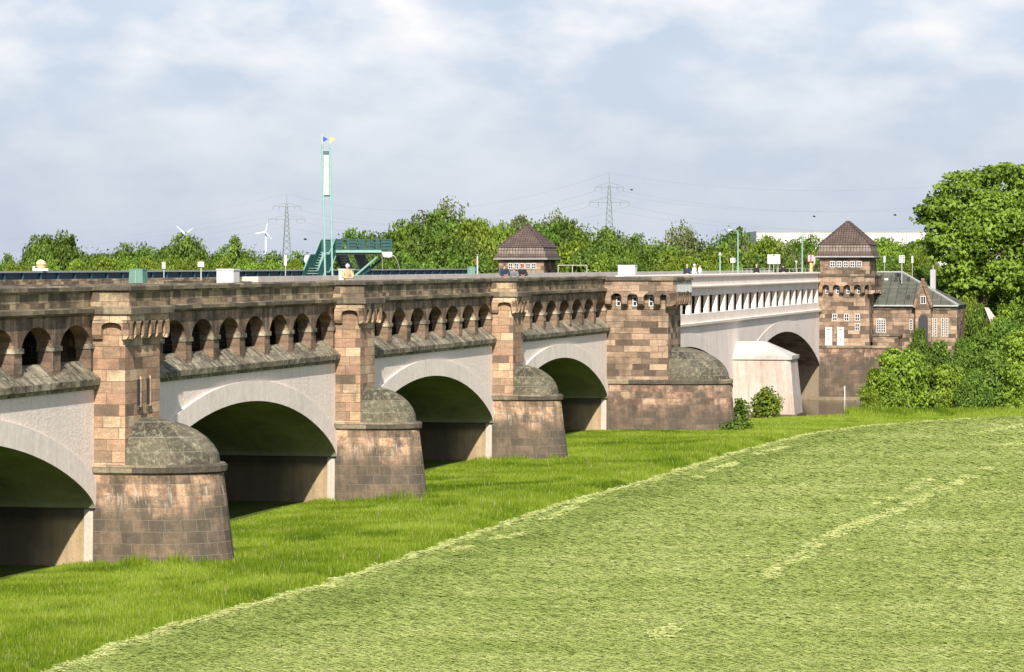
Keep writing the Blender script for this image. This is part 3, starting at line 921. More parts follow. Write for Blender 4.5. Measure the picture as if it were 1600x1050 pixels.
MB().ext_a([(-0.5, 9.08), (0.08, 9.08), (0.22, 9.2), (0.22, 9.3), (0.0, 9.36), (-0.5, 9.36)], T3[1], S5).build('cornice', M['river'], rb)
MB().box(T3[1], S5, -0.5, -0.03, 9.36, 10.0).build('parapet', M['river'], rb)
MB().ext_a([(-0.55, 10.0), (0.12, 10.0), (0.13, 10.14), (0.02, 10.2), (-0.5, 10.2)], T3[1] + .8, S5).build('coping', M['river'], rb)
# river pier with a hipped cap
s0, s1 = 152.2, 157.0
def rp(z, e, q): return [(s0 - e, -1, z), (s0 - e, 4.5 + q, z), (s0 - e + .25, 4.72 + q, z), (s1 + e - .25, 4.72 + q, z), (s1 + e, 4.5 + q, z), (s1 + e, -1, z)]
pr = MB().loft([rp(-1.4, 0.3, 0.42), rp(3.1, 0.0, 0.0)]).build('river_pier', M['river_pier'], rb)
MB().loft([rp(-5, 0.45, 0.7), rp(-1.4, 0.42, 0.62)]).build('pier_footing', M['base'], pr)
MB().loft([rp(3.1, 0.14, 0.14), rp(3.42, 0.16, 0.16)]).build('pier_ledge', M['pier_cap'], pr)
top = [(s0 + 1.9, -.9, 4.55), (s0 + 1.9, 2.25, 4.55), (s0 + 2.1, 2.4, 4.55), (s1 - 2.1, 2.4, 4.55), (s1 - 1.9, 2.25, 4.55), (s1 - 1.9, -.9, 4.55)]
MB().loft([rp(3.42, -0.02, -0.02), top]).build('pier_cap', M['pier_cap'], pr)

# ---------------------------------------------------------------- gatehouse towers with pavilions
def pavilion(par, s0, s1, n0, n1, zb):
    """low hut with five windows and a two-stage hipped roof. n0 < n1"""
    pv = MB().box(s0, s1, n0, n1, zb, zb + 1.75).build('pavilion', M['shaft_tower'], par)
    for i in range(5):
        c = n0 + 1.25 + i * (n1 - n0 - 2.1) / 4 * 0.93
        window(pv, 's', s0, c, zb + 1.02, 0.52, 0.62, 2, 2)
    e = 0.42
    R0 = lambda z, x: [(s0 - x, n0 - x, z), (s0 - x, n1 + x, z), (s1 + x, n1 + x, z), (s1 + x, n0 - x, z)]
    def tiles(z0, x0, z1, x1, name, mat):
        mb = MB(); a = R0(z0, x0); b = R0(z1, x1)
        sl = math.hypot(z1 - z0, x0 - x1)
        for i in range(4):
            j = (i + 1) % 4
            l = math.dist(a[i], a[j]); l2 = math.dist(b[i], b[j])
            mb.poly([a[i], a[j], b[j], b[i]], uv=[(-l / 2, 0), (l / 2, 0), (l2 / 2, sl), (-l2 / 2, sl)])
        return mb.build(name, mat, pv)
    z = zb + 1.75
    MB().loft([R0(z - 0.16, e - 0.08), R0(z, e)]).build('eaves', M['dark'], pv)
    tiles(z, e, z + 0.5, 0.16, 'lower_roof', M['tile'])
    tiles(z + 0.5, 0.16, z + 1.26, 0.0, 'middle_roof', M['tile_low'])
    # upper pyramid
    mb = MB(); a = R0(z + 1.22, 0.10)
    sc, nc = (s0 + s1) / 2, (n0 + n1) / 2
    ap = z + 3.55
    rg = 0.25
    top = [(sc - rg, nc - .1, ap), (sc - rg, nc + .1, ap), (sc + rg, nc + .1, ap), (sc + rg, nc - .1, ap)]
    for i in range(4):
        j = (i + 1) % 4
        l = math.dist(a[i], a[j]); l2 = math.dist(top[i], top[j])
        m0 = [(a[i][q] + a[j][q]) / 2 for q in range(3)]; m1 = [(top[i][q] + top[j][q]) / 2 for q in range(3)]
        sl = math.dist(m0, m1)
        mb.poly([a[i], a[j], top[j], top[i]], uv=[(-l / 2, 0), (l / 2, 0), (l2 / 2, sl), (-l2 / 2, sl)])
    mb.poly(top)
    mb.build('upper_roof', M['tile'], pv)
    hp = MB()
    for i in range(4): hp.bar(a[i], top[i], 0.16)
    hp.bar(top[0], top[3], 0.18)
    hp.build('ridge_tiles', M['tile'], pv)
    gt = MB(); c = R0(z + 0.01, e + 0.05)
    for i in range(4): gt.bar(c[i], c[(i + 1) % 4], 0.09)
    gt.build('gutter', M['steel'], pv)
    return pv

gt5 = thing('gatehouse_tower', 'tall sandstone gatehouse tower with brown pyramid roof at the right end of the bridge', 'tower', (S5, 0, 0), 'B')
p5 = 5.0; G0, G1 = S5, S5 + 5.1
MB().box(G0, G1, -3, p5, 2.75, 8.9).build('shaft', M['shaft_tower'], gt5)
MB().loft([[(G0 - e, -3, z), (G0 - e, p5 + .05 + e, z), (G1 + e, p5 + .05 + e, z), (G1 + e, -3, z)] for z, e in ((-5.5, .05), (2.6, .04))]).build('base', M['base_red'], gt5)
MB().loft([[(G0 - e, -3, z), (G0 - e, 7.1 + e, z), (G1 + e, 7.1 + e, z), (G1 + e, -3, z)] for z, e in ((2.6, .13), (2.78, .15), (2.86, .05))]).build('base_ledge', M['coping'], gt5)
MB().box(G0 + .02, G1, p5 + .1, 7.05, -5.5, 2.6).build('side_base', M['base_red'], gt5)
MB().box(G0 - 0.6, G1, -1, 9.5, -5.5, -2.25).build('footing', M['abut_river'], gt5)
for c in (2.62, 5.02, 7.3): MB().box(G0 - .68, G0 - .6, c - .06, c + .06, -5, -1.2 + random.random()).build('mooring_post', M['white'], gt5)
corbel_head(gt5, G0, G1, p5, 0.62, 8.0, 8.92, 9.75, 6, 7, M['shaft_tower'], M['shaft_tower'], rib=0.36)
for i in range(4):
    c = 0.38 + (i + 0.5) * (p5 + .62 - .36) / 5
    window(gt5, 's', G0, c, 8.34, 0.56, 0.66, 2, 2)
MB().loft([[(G0 - x, -0.6, z), (G0 - x, p5 + x, z), (G1 + x, p5 + x, z), (G1 + x, -0.6, z)] for z, x in ((9.75, .7), (9.9, .7), (9.98, .6))]).build('coping', M['coping'], gt5)
nn = lambda u: (u - 1279.5) / 15.72
for u, v in ((1304, 495.5), (1322.5, 495.5), (1339.3, 495.5), (1339.3, 510.5)):
    window(gt5, 's', G0, nn(u), ZZ(v, 320.5), 0.5, 0.72, 2, 2)
for u in (1294.5, 1313.2):
    sh = MB().box(G0 - .12, G0 - .02, nn(u) - .34, nn(u) + .34, 2.86, 4.7).build('shutter', M['white'], gt5)
    MB().box(G0 - .16, G0 - .12, nn(u) - .36, nn(u) + .36, 2.86, 3.25).build('shutter_foot', M['white'], sh)
    for z in (3.5, 4.45): MB().box(G0 - .15, G0 - .12, nn(u) - .12, nn(u) + .12, z, z + .05).build('hinge', M['dark'], sh)
pavilion(gt5, G0 + .3, G0 + 6.2, 0.05, 5.0, 9.95)
# the same tower on the other side of the canal
gtf = thing('gatehouse_tower', 'sandstone gatehouse hut with a brown pyramid roof behind the three people leaning on the parapet', 'tower', (S5, -29, 0), 'B')
f0 = S5 + 4.0; na = (su(825.5, -30) - 0)
def n_at(u, s):
    k = (u - 800) / FPX
    x0 = P0[0] + s * B_S[0]; y0 = P0[1] + s * B_S[1]
    return (k * y0 - x0) / (B_N[0] - B_N[1] * k)
nL, nR = n_at(779.5, f0), n_at(849.5, f0)
MB().box(f0 - .4, f0 + 6.2, nL - .4, nR + .4, -5, 9.7).build('shaft', M['shaft_tower'], gtf)
pavilion(gtf, f0, f0 + 6.0, nL, nR, 9.75)

# ---------------------------------------------------------------- sluice house with the grey roof
hs = thing('sluice_house', 'low sandstone house with a grey hipped roof and pointed gable beside the tall gatehouse tower', 'house', (212, 9, 0), 'B')
H0 = 212.5
hn = lambda u: n_at(u, H0)
hz = lambda v: ZZ(v, 322.5)
a, b = hn(1360), hn(1495)
MB().box(H0, H0 + 11, a, b, -3, hz(477)).build('walls', M['shaft_tower'], hs)
# roof
ez = hz(477); rz_ = hz(425.5)
E0 = H0 - .35
nb_ = hn(1497.5); na_ = hn(1360); nr0 = hn(1362); nr1 = n_at(1409, H0 + 6)
rf = MB()
rf.poly([(E0, na_, ez), (E0, nb_, ez), (H0 + 6, nr1, rz_), (H0 + 6, na_, rz_)], uv=[(na_, 0), (nb_, 0), (nr1, 7.2), (na_, 7.2)])
rf.poly([(E0, nb_, ez), (H0 + 12, nb_, ez), (H0 + 6, nr1, rz_)])
rf.poly([(H0 + 12, na_, ez), (H0 + 12, nb_, ez), (H0 + 6, nr1, rz_), (H0 + 6, na_, rz_)])
ro = rf.build('roof', M['slate'], hs)
MB().bar((E0, nb_, ez + .05), (H0 + 6, nr1, rz_ + .05), 0.28, 0.14).build('verge', M['grey'], ro)
MB().bar((E0 - .03, na_, ez - .02), (E0 - .03, nb_, ez - .02), 0.14).build('gutter', M['steel'], ro)
MB().bar((H0 + 6, na_, rz_ + .04), (H0 + 6, nr1, rz_ + .04), 0.2, .12).build('ridge', M['grey'], ro)
def on_roof(u, v):
    # point of the front roof plane seen at (u, v)
    best = None
    for i in range(200):
        t = i / 199; s = E0 + t * (H0 + 6 - E0); z = ez + t * (rz_ - ez)
        n = n_at(u, s); Y = b2w(s, n)[1]
        d = abs(ZZ(v, Y) - z)
        if best is None or d < best[0]: best = (d, s, n, z)
    return best[1:]
for u, v in ((1400, 439.5), (1419.5, 439), (1419.5, 467.5)):
    s, n, z = on_roof(u, v); MB().box(s - .16, s + .3, n - .12, n + .12, z - .1, z + .42).build('roof_vent', M['dark'], ro)
for u in (1385,):
    s, n, z = on_roof(u, 437); MB().box(s - .1, s + .2, n - .2, n + .2, z - .1, z + .16).build('roof_light', M['white'], ro)
sm = MB()
for u in (1402, 1415, 1426, 1391):
    s, n, z = on_roof(u - 4, 470); s2, n2, z2 = on_roof(u + 3, 446)
    sm.bar((s, n, z + .02), (s2, n2, z2 + .02), 0.035)
sm.build('roof_seam', M['slate'], ro)
# gable bay
g0, g1, gc = hn(1431), hn(1456), hn(1443)
gz = hz(440)
gb = MB().ext_a([(g0, -3), (g1, -3), (g1, hz(478)), (gc, gz), (g0, hz(478))], H0 - .6, H0 + 3.2).build('gable_bay', M['shaft_tower'], hs)
gm_ = MB(); gm_.bar((H0 - .66, g0 - .1, hz(480)), (H0 - .66, gc, gz + .14), 0.3); gm_.bar((H0 - .66, g1 + .1, hz(480)), (H0 - .66, gc, gz + .14), 0.3)
gm_.box(H0 - .75, H0 - .5, gc - .16, gc + .16, gz - .1, gz + .35); gm_.build('gable_coping', M['pillar'], gb)
window(gb, 's', H0 - .6, hn(1443.5), hz(468.5), 0.55, 0.8, 2, 1)
ad = MB()
cx = hn(1443.2); hw = 0.48; zc = hz(499)
pts = [(cx - hw, 2.0), (cx - hw, zc)] + [(cx - hw * math.cos(math.pi * i / 10), zc + hw * math.sin(math.pi * i / 10)) for i in range(1, 10)] + [(cx + hw, zc), (cx + hw, 2.0)]
ad.ext_a(pts, H0 - .62, H0 - .585); ad.build('arched_door', M['dark'], gb)
aw = window(hs, 's', H0, hn(1376.7), hz(509), 0.95, 1.35, 5, 5, 0.055)
ah = MB(); cx, zc = hn(1376.7), hz(500.5)
ah.ext_a([(cx - .475, zc)] + [(cx - .475 * math.cos(math.pi * i / 10), zc + .22 * math.sin(math.pi * i / 10)) for i in range(1, 10)] + [(cx + .475, zc)], H0 - .06, H0 - .001); ah.build('window_head', M['white'], aw)
for u in (1455.8, 1462.2, 1473, 1479.5):
    window(hs, 's', H0, hn(u), hz(511), 0.26, 1.85, 1, 7, 0.05)
window(hs, 's', H0, hn(1423.5), hz(507), 0.3, 1.1, 1, 4, 0.05)
MB().box(H0 - .13, H0, hn(1360), hn(1430), hz(483), hz(478)).build('frieze', M['coping'], hs)
MB().box(H0 - .13, H0, hn(1457), hn(1495), hz(483), hz(478)).build('frieze', M['coping'], hs)
MB().box(H0 - 3.5, H0, p5 + .3, hn(1409), -4, hz(524)).build('terrace', M['shaft_tower'], hs)
MB().box(H0 - 3.6, H0, p5 + .3, hn(1409) + .12, hz(524), hz(521)).build('terrace_coping', M['coping'], hs)
s, n, z = H0 + 7, n_at(1458, H0 + 7), 7
ch = MB().box(s - .32, s + .32, n - .27, n + .27, 6.5, ZZ(421, 329)).build('chimney', M['grey'], hs)
MB().tube((s, n, ZZ(421, 329)), (s, n, ZZ(415, 329)), 0.06).build('chimney_pipe', M['steel'], ch)

# ================================================================ THINGS ON AND BEHIND THE BRIDGE
ORD = ['first', 'second', 'third', 'fourth', 'fifth', 'sixth', 'seventh', 'eighth', 'ninth', 'tenth', 'eleventh', 'twelfth', 'thirteenth', 'fourteenth', 'fifteenth', 'sixteenth', 'seventeenth', 'eighteenth', 'nineteenth', 'twentieth', 'twenty-first', 'twenty-second', 'twenty-third', 'twenty-fourth', 'twenty-fifth', 'twenty-sixth', 'twenty-seventh', 'twenty-eighth', 'twenty-ninth', 'thirtieth']
def onb(u, n):
    """world x, y of picture column u at bridge offset n"""
    x, y, _ = b2w(su(u, n), n); return x, y
# --- blue steel trough wall of the newer canal bridge behind
tr = thing('trough_wall', 'dark blue steel wall running behind the old bridge with a grey top rail', 'steel wall', (60, -34, 0), 'B')
s_a, s_b = 30, su(875, -34)
MB().box(s_a, s_b, -34.2, -34.0, 7.5, 10.42).build('plate', M['trough'], tr)
MB().box(s_a, s_b, -34.3, -33.85, 10.42, 10.54).build('top_rail', M['grey'], tr)
rbm = MB(); s = s_a
while s < s_b:
    rbm.ext_a([(-34.0, 9.4), (-33.8, 9.4), (-33.9, 10.42), (-34.0, 10.42)], s, s + .12); s += 3.1
rbm.build('ribs', M['trough'], tr)
MB().box(s_a, s_b + 30, -38, -34.2, 10.0, 10.2).build('walkway', M['deck'], tr)

def cabinet(name, label, u0, u1, vtop, n, mat, cat='cabinet', taper=0.0, group=None, louvre=None):
    uc = (u0 + u1) / 2; x, y = onb(uc, n); sc = FPX / y
    w = (u1 - u0) / sc; s, nn_ = w2b(x, y)
    th = math.atan2(B_S[0], B_S[1]) - math.atan2(x, y)
    side = w / (math.cos(th) + 0.6 * math.sin(th)) * 0.94
    t = thing(name, label, cat, (s, n, 9.25), 'B', group)
    zt = ZZ(vtop, y); dp = 0.9
    R4 = lambda z, e: [(s - dp / 2 - e, n - side / 2 - e, z), (s - dp / 2 - e, n + side / 2 + e, z), (s + dp / 2 + e, n + side / 2 + e, z), (s + dp / 2 + e, n - side / 2 - e, z)]
    MB().loft([R4(9.25, taper), R4(zt - .06, 0)]).build('body', mat, t)
    MB().loft([R4(zt - .06, 0.03), R4(zt, 0.02)]).build('lid', mat, t)
    MB().box(s - dp / 2 - .02 - taper, s - dp / 2 - taper + .01, n - .012, n + .012, 9.35, zt - .1).build('door_gap', M['grey'], t)
    if louvre:
        lv = MB()
        for i in range(5): lv.box(s - dp * .38 + i * .16, s - dp * .38 + i * .16 + .08, n + side / 2, n + side / 2 + .02, 9.6, zt - .14)
        lv.build('louvres', M['grey'], t)
    return t
cabinet('cabinet', 'pale green tapered cabinet in front of the dark blue steel wall above the nearest pier', 203, 229, 420, -26.5, M['greenbox'], taper=.06)
cabinet('cabinet', 'green cabinet beside the white post left of the pavilion hut', 731, 746, 417, -26.5, M['greenbox'], taper=.05)
cabinet('cabinet', 'white cabinet behind the parapet between the two nearest piers', 340, 373, 420, -2.2, M['white'], louvre=True)
cabinet('cabinet', 'white cabinet on top of the bridge tower', 965, 996, 414, -2.2, M['white'], louvre=True)
cabinet('cabinet', 'light grey box in front of the green stairs', 531, 551, 420, -2.2, M['offwhite'], louvre=True)

# --- globe
x, y = onb(64, -34.05); r = 8 * y / FPX
gl = thing('globe', 'cream globe with a dark band on a white plinth at the left end', 'globe', (x, y, 10.54))
MB().box(x - .5, x + .5, y - .25, y + .25, 10.54, 10.7).build('plinth', M['white'], gl)
MB().box(x - .5, x - .35, y - .2, y + .2, 10.7, 10.85).build('plinth_bracket', M['white'], gl)
gb_ = MB().ball((x, y, ZZ(413.5, y)), r, None, 20, 14).build('sphere', M['orb'], gl)
bn = MB()
for i in range(24):
    a0, a1 = 2 * math.pi * i / 24, 2 * math.pi * (i + 1) / 24; z = ZZ(413.5, y) - .01
    q = lambda a, d, zz: (x + (r + d) * math.cos(a), y + (r + d) * math.sin(a), zz)
    bn.poly([q(a0, .012, z - .02), q(a1, .012, z - .02), q(a1, .012, z + .02), q(a0, .012, z + .02)])
bn.build('band', M['dark'], gb_)

# --- signs, posts, lamps
def post_sign(name, label, u, vt, vb, wpx, y, zbase, mat, legs=1, cat='sign', n_=None, thick=.05):
    if n_ is not None: x, y = onb(u, n_)
    else: x = X(u, y)
    t = thing(name, label, cat, (x, y, zbase))
    w = wpx * y / FPX; zt, zb = ZZ(vt, y), ZZ(vb, y)
    for i in range(legs):
        lx = x + (0 if legs == 1 else (-w / 2 + w * (i + .5) / legs))
        MB().tube((lx, y + .04, zbase), (lx, y + .04, zb + .1 if legs > 1 else zt + .05), 0.035).build('post', M['steel'], t)
    MB().box(x - w / 2, x + w / 2, y - thick / 2 - .03, y + thick / 2 - .03, zb, zt).build('panel', mat, t)
    return t, x, y, w, zt, zb
post_sign('sign', 'grey sign panel seen from behind, above the blue wall, right of the pale green cabinet', 256, 409.5, 420, 6, 0, 9.25, M['grey'], n_=-30)
post_sign('sign', 'small square white sign on a thin pole left of the white cabinet', 314, 409, 417, 10, 0, 9.25, M['white'], n_=-10)
post_sign('sign', 'narrow upright white sign left of the green stairs', 446, 399, 415, 4.5, 0, 9.25, M['white'], n_=-30)
post_sign('sign', 'small white square sign left of the taller street lamp', 1145, 403, 410.5, 7.5, 285, 9.2, M['white'])
t, x, y, w, zt, zb = post_sign('notice_board', 'wide pale board on three legs behind the river span', 1209, 397.5, 412.5, 20, 305, 9.2, M['offwhite'], legs=3, cat='notice board')
MB().box(x - .08, x + .08, y - .07, y - .056, zt - .16, zt - .06).build('mark', M['dark'], t)
t, x, y, w, zt, zb = post_sign('sign', 'white sign with a red frame and red bar beside the pyramid roof', 1267, 398, 409, 10.5, 321, 9.9, M['red'])
MB().box(x - w * .4, x - w * .12, y - .075, y - .056, zb + .06, zt - .06).build('white_field', M['white'], t)
MB().box(x + w * .1, x + w * .4, y - .075, y - .056, zb + .06, zt - .06).build('white_field', M['white'], t)
MB().box(x - .13, x + .13, y - .3, y - .08, 9.9, ZZ(411, y)).build('yellow_base', M['yellow'], t)
post_sign('sign', 'tall thin white sign between the red framed sign and the pyramid roof', 1272.5, 401, 415, 2.6, 322, 9.9, M['white'])
post_sign('sign', 'upright white sign just right of the gatehouse hut', 1382, 400, 410, 3.2, 335, 9.5, M['white'])
post_sign('sign', 'upright white sign, rightmost above the grey roof', 1425.5, 400, 411, 3, 335, 9.5, M['white'])
t = thing('antenna', 'flat square antenna on a pole above the grey roof', 'antenna', (X(1409, 325), 325, 9.0))
xa = X(1409, 325)
MB().tube((xa, 325, 9.0), (xa, 325, ZZ(399, 325)), 0.05).build('pole', M['steel'], t)
pm = MB()
for i in range(4): pm.box(xa - .3 + i * .16, xa - .3 + i * .16 + .1, 324.9, 324.94, ZZ(411, 325), ZZ(398.5, 325))
for i in range(4): pm.box(xa - .3, xa + .28, 324.86, 324.9, ZZ(410 - i * 3.4, 325) - .03, ZZ(410 - i * 3.4, 325) + .03)
pm.build('panel', M['white'], t)
x, y = onb(746, -25.6)
t = thing('post', 'white post with red band standing behind the green cabinet', 'post', (x, y, 9.25))
MB().tube((x, y, 9.25), (x, y, ZZ(398, y)), 0.06).build('pole', M['white'], t)
MB().tube((x, y, ZZ(397, y)), (x, y, ZZ(399, y)), 0.14).build('lamp', M['white'], t)
MB().box(x - .16, x - .06, y - .05, y + .05, ZZ(412, y), ZZ(404, y)).build('red_plate', M['red'], t)
def lamp(label, u, vt, y, arm, vbase=9.2):
    x = X(u, y); zt = ZZ(vt, y)
    t = thing('street_lamp', label, 'street lamp', (x, y, vbase))
    MB().tube((x, y, vbase), (x, y, zt), 0.09, 0.055).build('pole', M['greenlight'], t)
    MB().tube((x, y, zt), (x + arm, y, zt + .12), 0.035).build('arm', M['steel'], t)
    c = x + arm
    MB().loft([[(c - .32, y - .1, zt + .06), (c + .1, y - .1, zt + .06), (c + .1, y + .1, zt + .06), (c - .32, y + .1, zt + .06)], [(c - .3, y - .08, zt + .17), (c + .1, y - .08, zt + .17), (c + .1, y + .08, zt + .17), (c - .3, y + .08, zt + .17)]]).build('lamp_head', M['grey'], t)
lamp('tall pale green street lamp with its arm to the left', 1153, 361, 290, -.6)
lamp('tall pale street lamp just left of the pyramid roof', 1253.5, 367, 316, .5)
x, y = X(1125, 280), 280
t = thing('lantern_post', 'short white lantern post with a pointed cap among the bushes behind the river span', 'lantern', (x, y, 9.2))
MB().tube((x, y, 9.2), (x, y, ZZ(399, y)), 0.07).build('pole', M['greenlight'], t)
MB().tube((x, y, ZZ(399, y)), (x, y, ZZ(394, y)), 0.17, 0.03).build('cap', M['white'], t)
x, y = X(1244, 312), 312
t = thing('bollard_lamp', 'small white globe lamp right of the wide pale board', 'lamp', (x, y, 9.2))
MB().tube((x, y, 9.2), (x, y, ZZ(410, y)), 0.04).build('pole', M['steel'], t)
MB().ball((x, y, ZZ(409, y)), 0.12, None, 10, 6).build('globe', M['white'], t)
def railing(label, u0, u1, y0, y1, vtop, zb, mat, step=1.5):
    a = Vector((X(u0, y0), y0, zb)); b = Vector((X(u1, y1), y1, zb))
    t = thing('railing', label, 'railing', tuple(a))
    zt = ZZ(vtop, (y0 + y1) / 2) - zb
    n = max(2, int((b - a).length / step))
    for i in range(n + 1):
        p = a.lerp(b, i / n); MB().tube(p, p + Vector((0, 0, zt)), 0.03, seg=5).build('post', mat, t)
    for f in (1.0, 0.55):
        MB().tube(a + Vector((0, 0, zt * f)), b + Vector((0, 0, zt * f)), 0.028, seg=5).build('rail', mat, t)
railing('pale steel railing behind the river span', 1160, 1276, 296, 322, 419.5, 9.3, M['steel'])
railing('thin pale railing right of the hut with the people', 872, 917, 262, 262, 414.5, 9.3, M['offwhite'], 2.3)

# --- green footbridge
Yb = 250.0
def pt(u, v, y=Yb): return (X(u, y), y, ZZ(v, y))
fb = thing('footbridge', 'teal green steel footbridge with two stairs and railings', 'footbridge', (X(540, Yb), Yb, 9.25))
xl, xr = X(521.5, Yb), X(612, Yb); zf = ZZ(391.5, Yb); zr = ZZ(374, Yb); W2 = 1.7
MB().box(xl, xr, Yb, Yb + W2, zf - .1, zf).build('platform', M['green'], fb)
MB().box(xl, X(596, Yb), Yb - .06, Yb, zf - .16, zf + .04).build('edge_beam', M['greenlight'], fb)
MB().box(xl + .3, X(594, Yb), Yb + .1, Yb + W2 - .1, zf - .3, zf - .1).build('under_beam', M['dark'], fb)
eb = MB(); eb.ext_b([(X(596, Yb), zf - .1), (X(613, Yb), zf - .1), (X(613, Yb), zf - .45), (X(608, Yb), zf - .55), (X(599, Yb), zf - .5)], Yb - .1, Yb + W2); eb.build('end_box', M['steel'], fb)
for yy in (Yb - .02, Yb + W2):
    rl = fb
    for i in range(9):
        u = 523 + i * 11; MB().box(X(u, Yb) - .03, X(u, Yb) + .03, yy - .03, yy + .03, zf, zr).build('rail_post', M['green'], rl)
    for f in (1.0, .7, .4, .12):
        MB().box(xl, xr, yy - .025, yy + .025, zf + (zr - zf) * f - .03, zf + (zr - zf) * f + .03).build('rail', M['green'], rl)
for u0, u1, yy in ((559, 569, Yb + W2 - .04), (578, 584, Yb + .03), (527, 534, Yb + .03), (546, 555, Yb + .03), (572, 577, Yb + W2 - .04), (595.5, 611, Yb + .03), (524, 530, Yb + W2 - .04), (540, 546, Yb + W2 - .04), (585, 592, Yb + W2 - .04)):
    MB().box(X(u0, Yb), X(u1, Yb), yy, yy + .03, zf + .05, zr - .04).build('rail_panel', M['green'], fb)
def stair(top, d, drop, run, wdt, landing, nm, mats):
    top = Vector(top); d = Vector((d[0], d[1], 0)).normalized(); wv = Vector((-d.y, d.x, 0))
    prof = [(0, 0), (run, -drop / 2), (run + landing, -drop / 2), (2 * run + landing, -drop)]
    st = MB()
    def P(t, z, o): p = top + d * t + wv * o; return (p.x, p.y, top.z + z)
    for o in (-wdt / 2, wdt / 2):
        mb = MB(); lo = [(t, z - .42) for t, z in prof]; hi = [(t, z + .95) for t, z in prof]
        for (a, b), (c, e) in zip(zip(lo, hi), list(zip(lo, hi))[1:]):
            q = [a, c, e, b]
            f = [P(x, z, o - .025) for x, z in q]; g = [P(x, z, o + .025) for x, z in q]
            mb.poly(f); mb.poly(g)
            for i in range(4): mb.poly([f[i], f[(i + 1) % 4], g[(i + 1) % 4], g[i]])
        pn = mb.build('stair_panel', mats[0], fb)
        h = MB()
        for a, b in zip(hi, hi[1:]): h.bar(P(*a, o), P(*b, o), .07)
        for a, b in zip(lo, lo[1:]): h.bar(P(*a, o * 1.04), P(*b, o * 1.04), .09)
        h.build('hand_rail', mats[1], pn)
    n = 6
    tr_ = MB()
    for base, z0 in ((0, 0), (run + landing, -drop / 2)):
        for i in range(n):
            t = base + run * (i + .5) / n; z = z0 - drop / 2 * (i + .5) / n
            a = [P(t - run / n * .55, z, -wdt / 2), P(t + run / n * .55, z, -wdt / 2), P(t + run / n * .55, z, wdt / 2), P(t - run / n * .55, z, wdt / 2)]
            bq = [(x, y, z - .05) for x, y, z in a]
            tr_.poly(a); tr_.poly(bq)
            for k in range(4): tr_.poly([a[k], a[(k + 1) % 4], bq[(k + 1) % 4], bq[k]])
    a = [P(run, -drop / 2, -wdt / 2), P(run + landing, -drop / 2, -wdt / 2), P(run + landing, -drop / 2, wdt / 2), P(run, -drop / 2, wdt / 2)]
    tr_.poly(a)
    tr_.build('treads', mats[2], fb)
stair((X(513, Yb), Yb - .1, zf), (-.42, -.9), zf - 9.55, 1.05, 1.25, .75, 'front', (M['green'], M['greenlight'], M['greenlight']))
MB().box(X(505, Yb), xl + .1, Yb - .3, Yb + W2, zf - .1, zf - .002).build('stair_head', M['green'], fb)
MB().box(X(499, Yb), X(519, Yb), Yb + W2, Yb + W2 + .05, zf - .1, zr).build('rail_panel', M['green'], fb)
stair((X(538, Yb), Yb + W2, zf), (.42, .9), zf - 9.55, 1.05, 1.6, .7, 'rear', (M['dark'], M['green'], M['greenlight']))
MB().tube(pt(554, 431.5, Yb - .3), pt(589, 402, Yb + .2), 0.09).build('brace', M['greenlight'], fb)
MB().tube(pt(565, 431.5, Yb + W2), pt(600, 402, Yb + W2), 0.10).build('brace', M['green'], fb)
MB().tube(pt(597, 400), pt(598, 423), 0.05).build('support', M['offwhite'], fb)
cp = MB(); prev = None
for i in range(9):
    f = i / 8; q = pt(613 + 12 * f ** .7, 399 + 24 * f ** 1.5)
    if prev: cp.tube(prev, q, .05)
    prev = q
cp.build('drain_pipe', M['offwhite'], fb)

# --- twin mast with flags
Ym = 247.0
ms = thing('sign_mast', 'tall pale green twin mast with a name panel and blue and yellow pennants', 'mast', (X(511, Ym), Ym, 9.25))
P_ = lambda u, v: (X(u, Ym), Ym, ZZ(v, Ym))
posts = [((507.5, 391), (503.6, 226)), ((518.8, 388), (515.3, 226))]
for lo, hi in posts:
    MB().tube(P_(lo[0] + .6, 436), P_(*hi), 0.08).build('mast_post', M['greenlight'], ms)
    MB().tube(P_(*hi), P_(hi[0] - .2, 209 if hi[0] < 510 else 211), 0.055).build('pole', M['grey'], ms)
for va in (237.5, 306):
    MB().tube(P_(504, va), P_(516, va), 0.05).build('rung', M['green'], ms)
MB().tube(P_(505.5, 240.5), P_(514, 240.5), 0.05).build('rung', M['green'], ms)
sg = MB(); sg.box(X(506, Ym), X(513.8, Ym), Ym - .05, Ym, ZZ(304.5, Ym), ZZ(242, Ym)); so = sg.build('name_panel', M['panel'], ms)
mk = MB()
x0 = X(510, Ym)
for v0, v1, w in ((254.5, 256, .3), (258, 259.5, .12), (286, 287, .1), (287.6, 288.6, .14), (289, 291, .08), (292, 293.2, .1), (296, 297, .06), (299, 300, .06), (247, 248, .05), (266, 267, .05), (274, 275, .05)):
    mk.box(x0 - w / 2, x0 + w / 2, Ym - .06, Ym - .052, ZZ(v1, Ym), ZZ(v0, Ym))
mk.build('lettering', M['grey'], so)
for u, vv, mt, nm in ((503.8, 217.5, 'blue', 'flag'), (515.4, 218, 'yflag', 'flag')):
    f = MB(); n = 6
    L_ = .36
    for i in range(n):
        a0, a1 = i / n, (i + 1) / n
        h0, h1 = .21 * (1 - a0) + .01, .21 * (1 - a1) + .01
        o0, o1 = .05 * math.sin(a0 * 7), .05 * math.sin(a1 * 7)
        x, z = X(u, Ym) + .05, ZZ(vv, Ym)
        A = [(x + L_ * a0, Ym + o0 - .01, z - h0), (x + L_ * a1, Ym + o1 - .01, z - h1), (x + L_ * a1, Ym + o1 - .01, z + h1), (x + L_ * a0, Ym + o0 - .01, z + h0)]
        f.poly(A); f.poly([(a, b + .02, c) for a, b, c in A])
    f.build(nm, M[mt], ms)

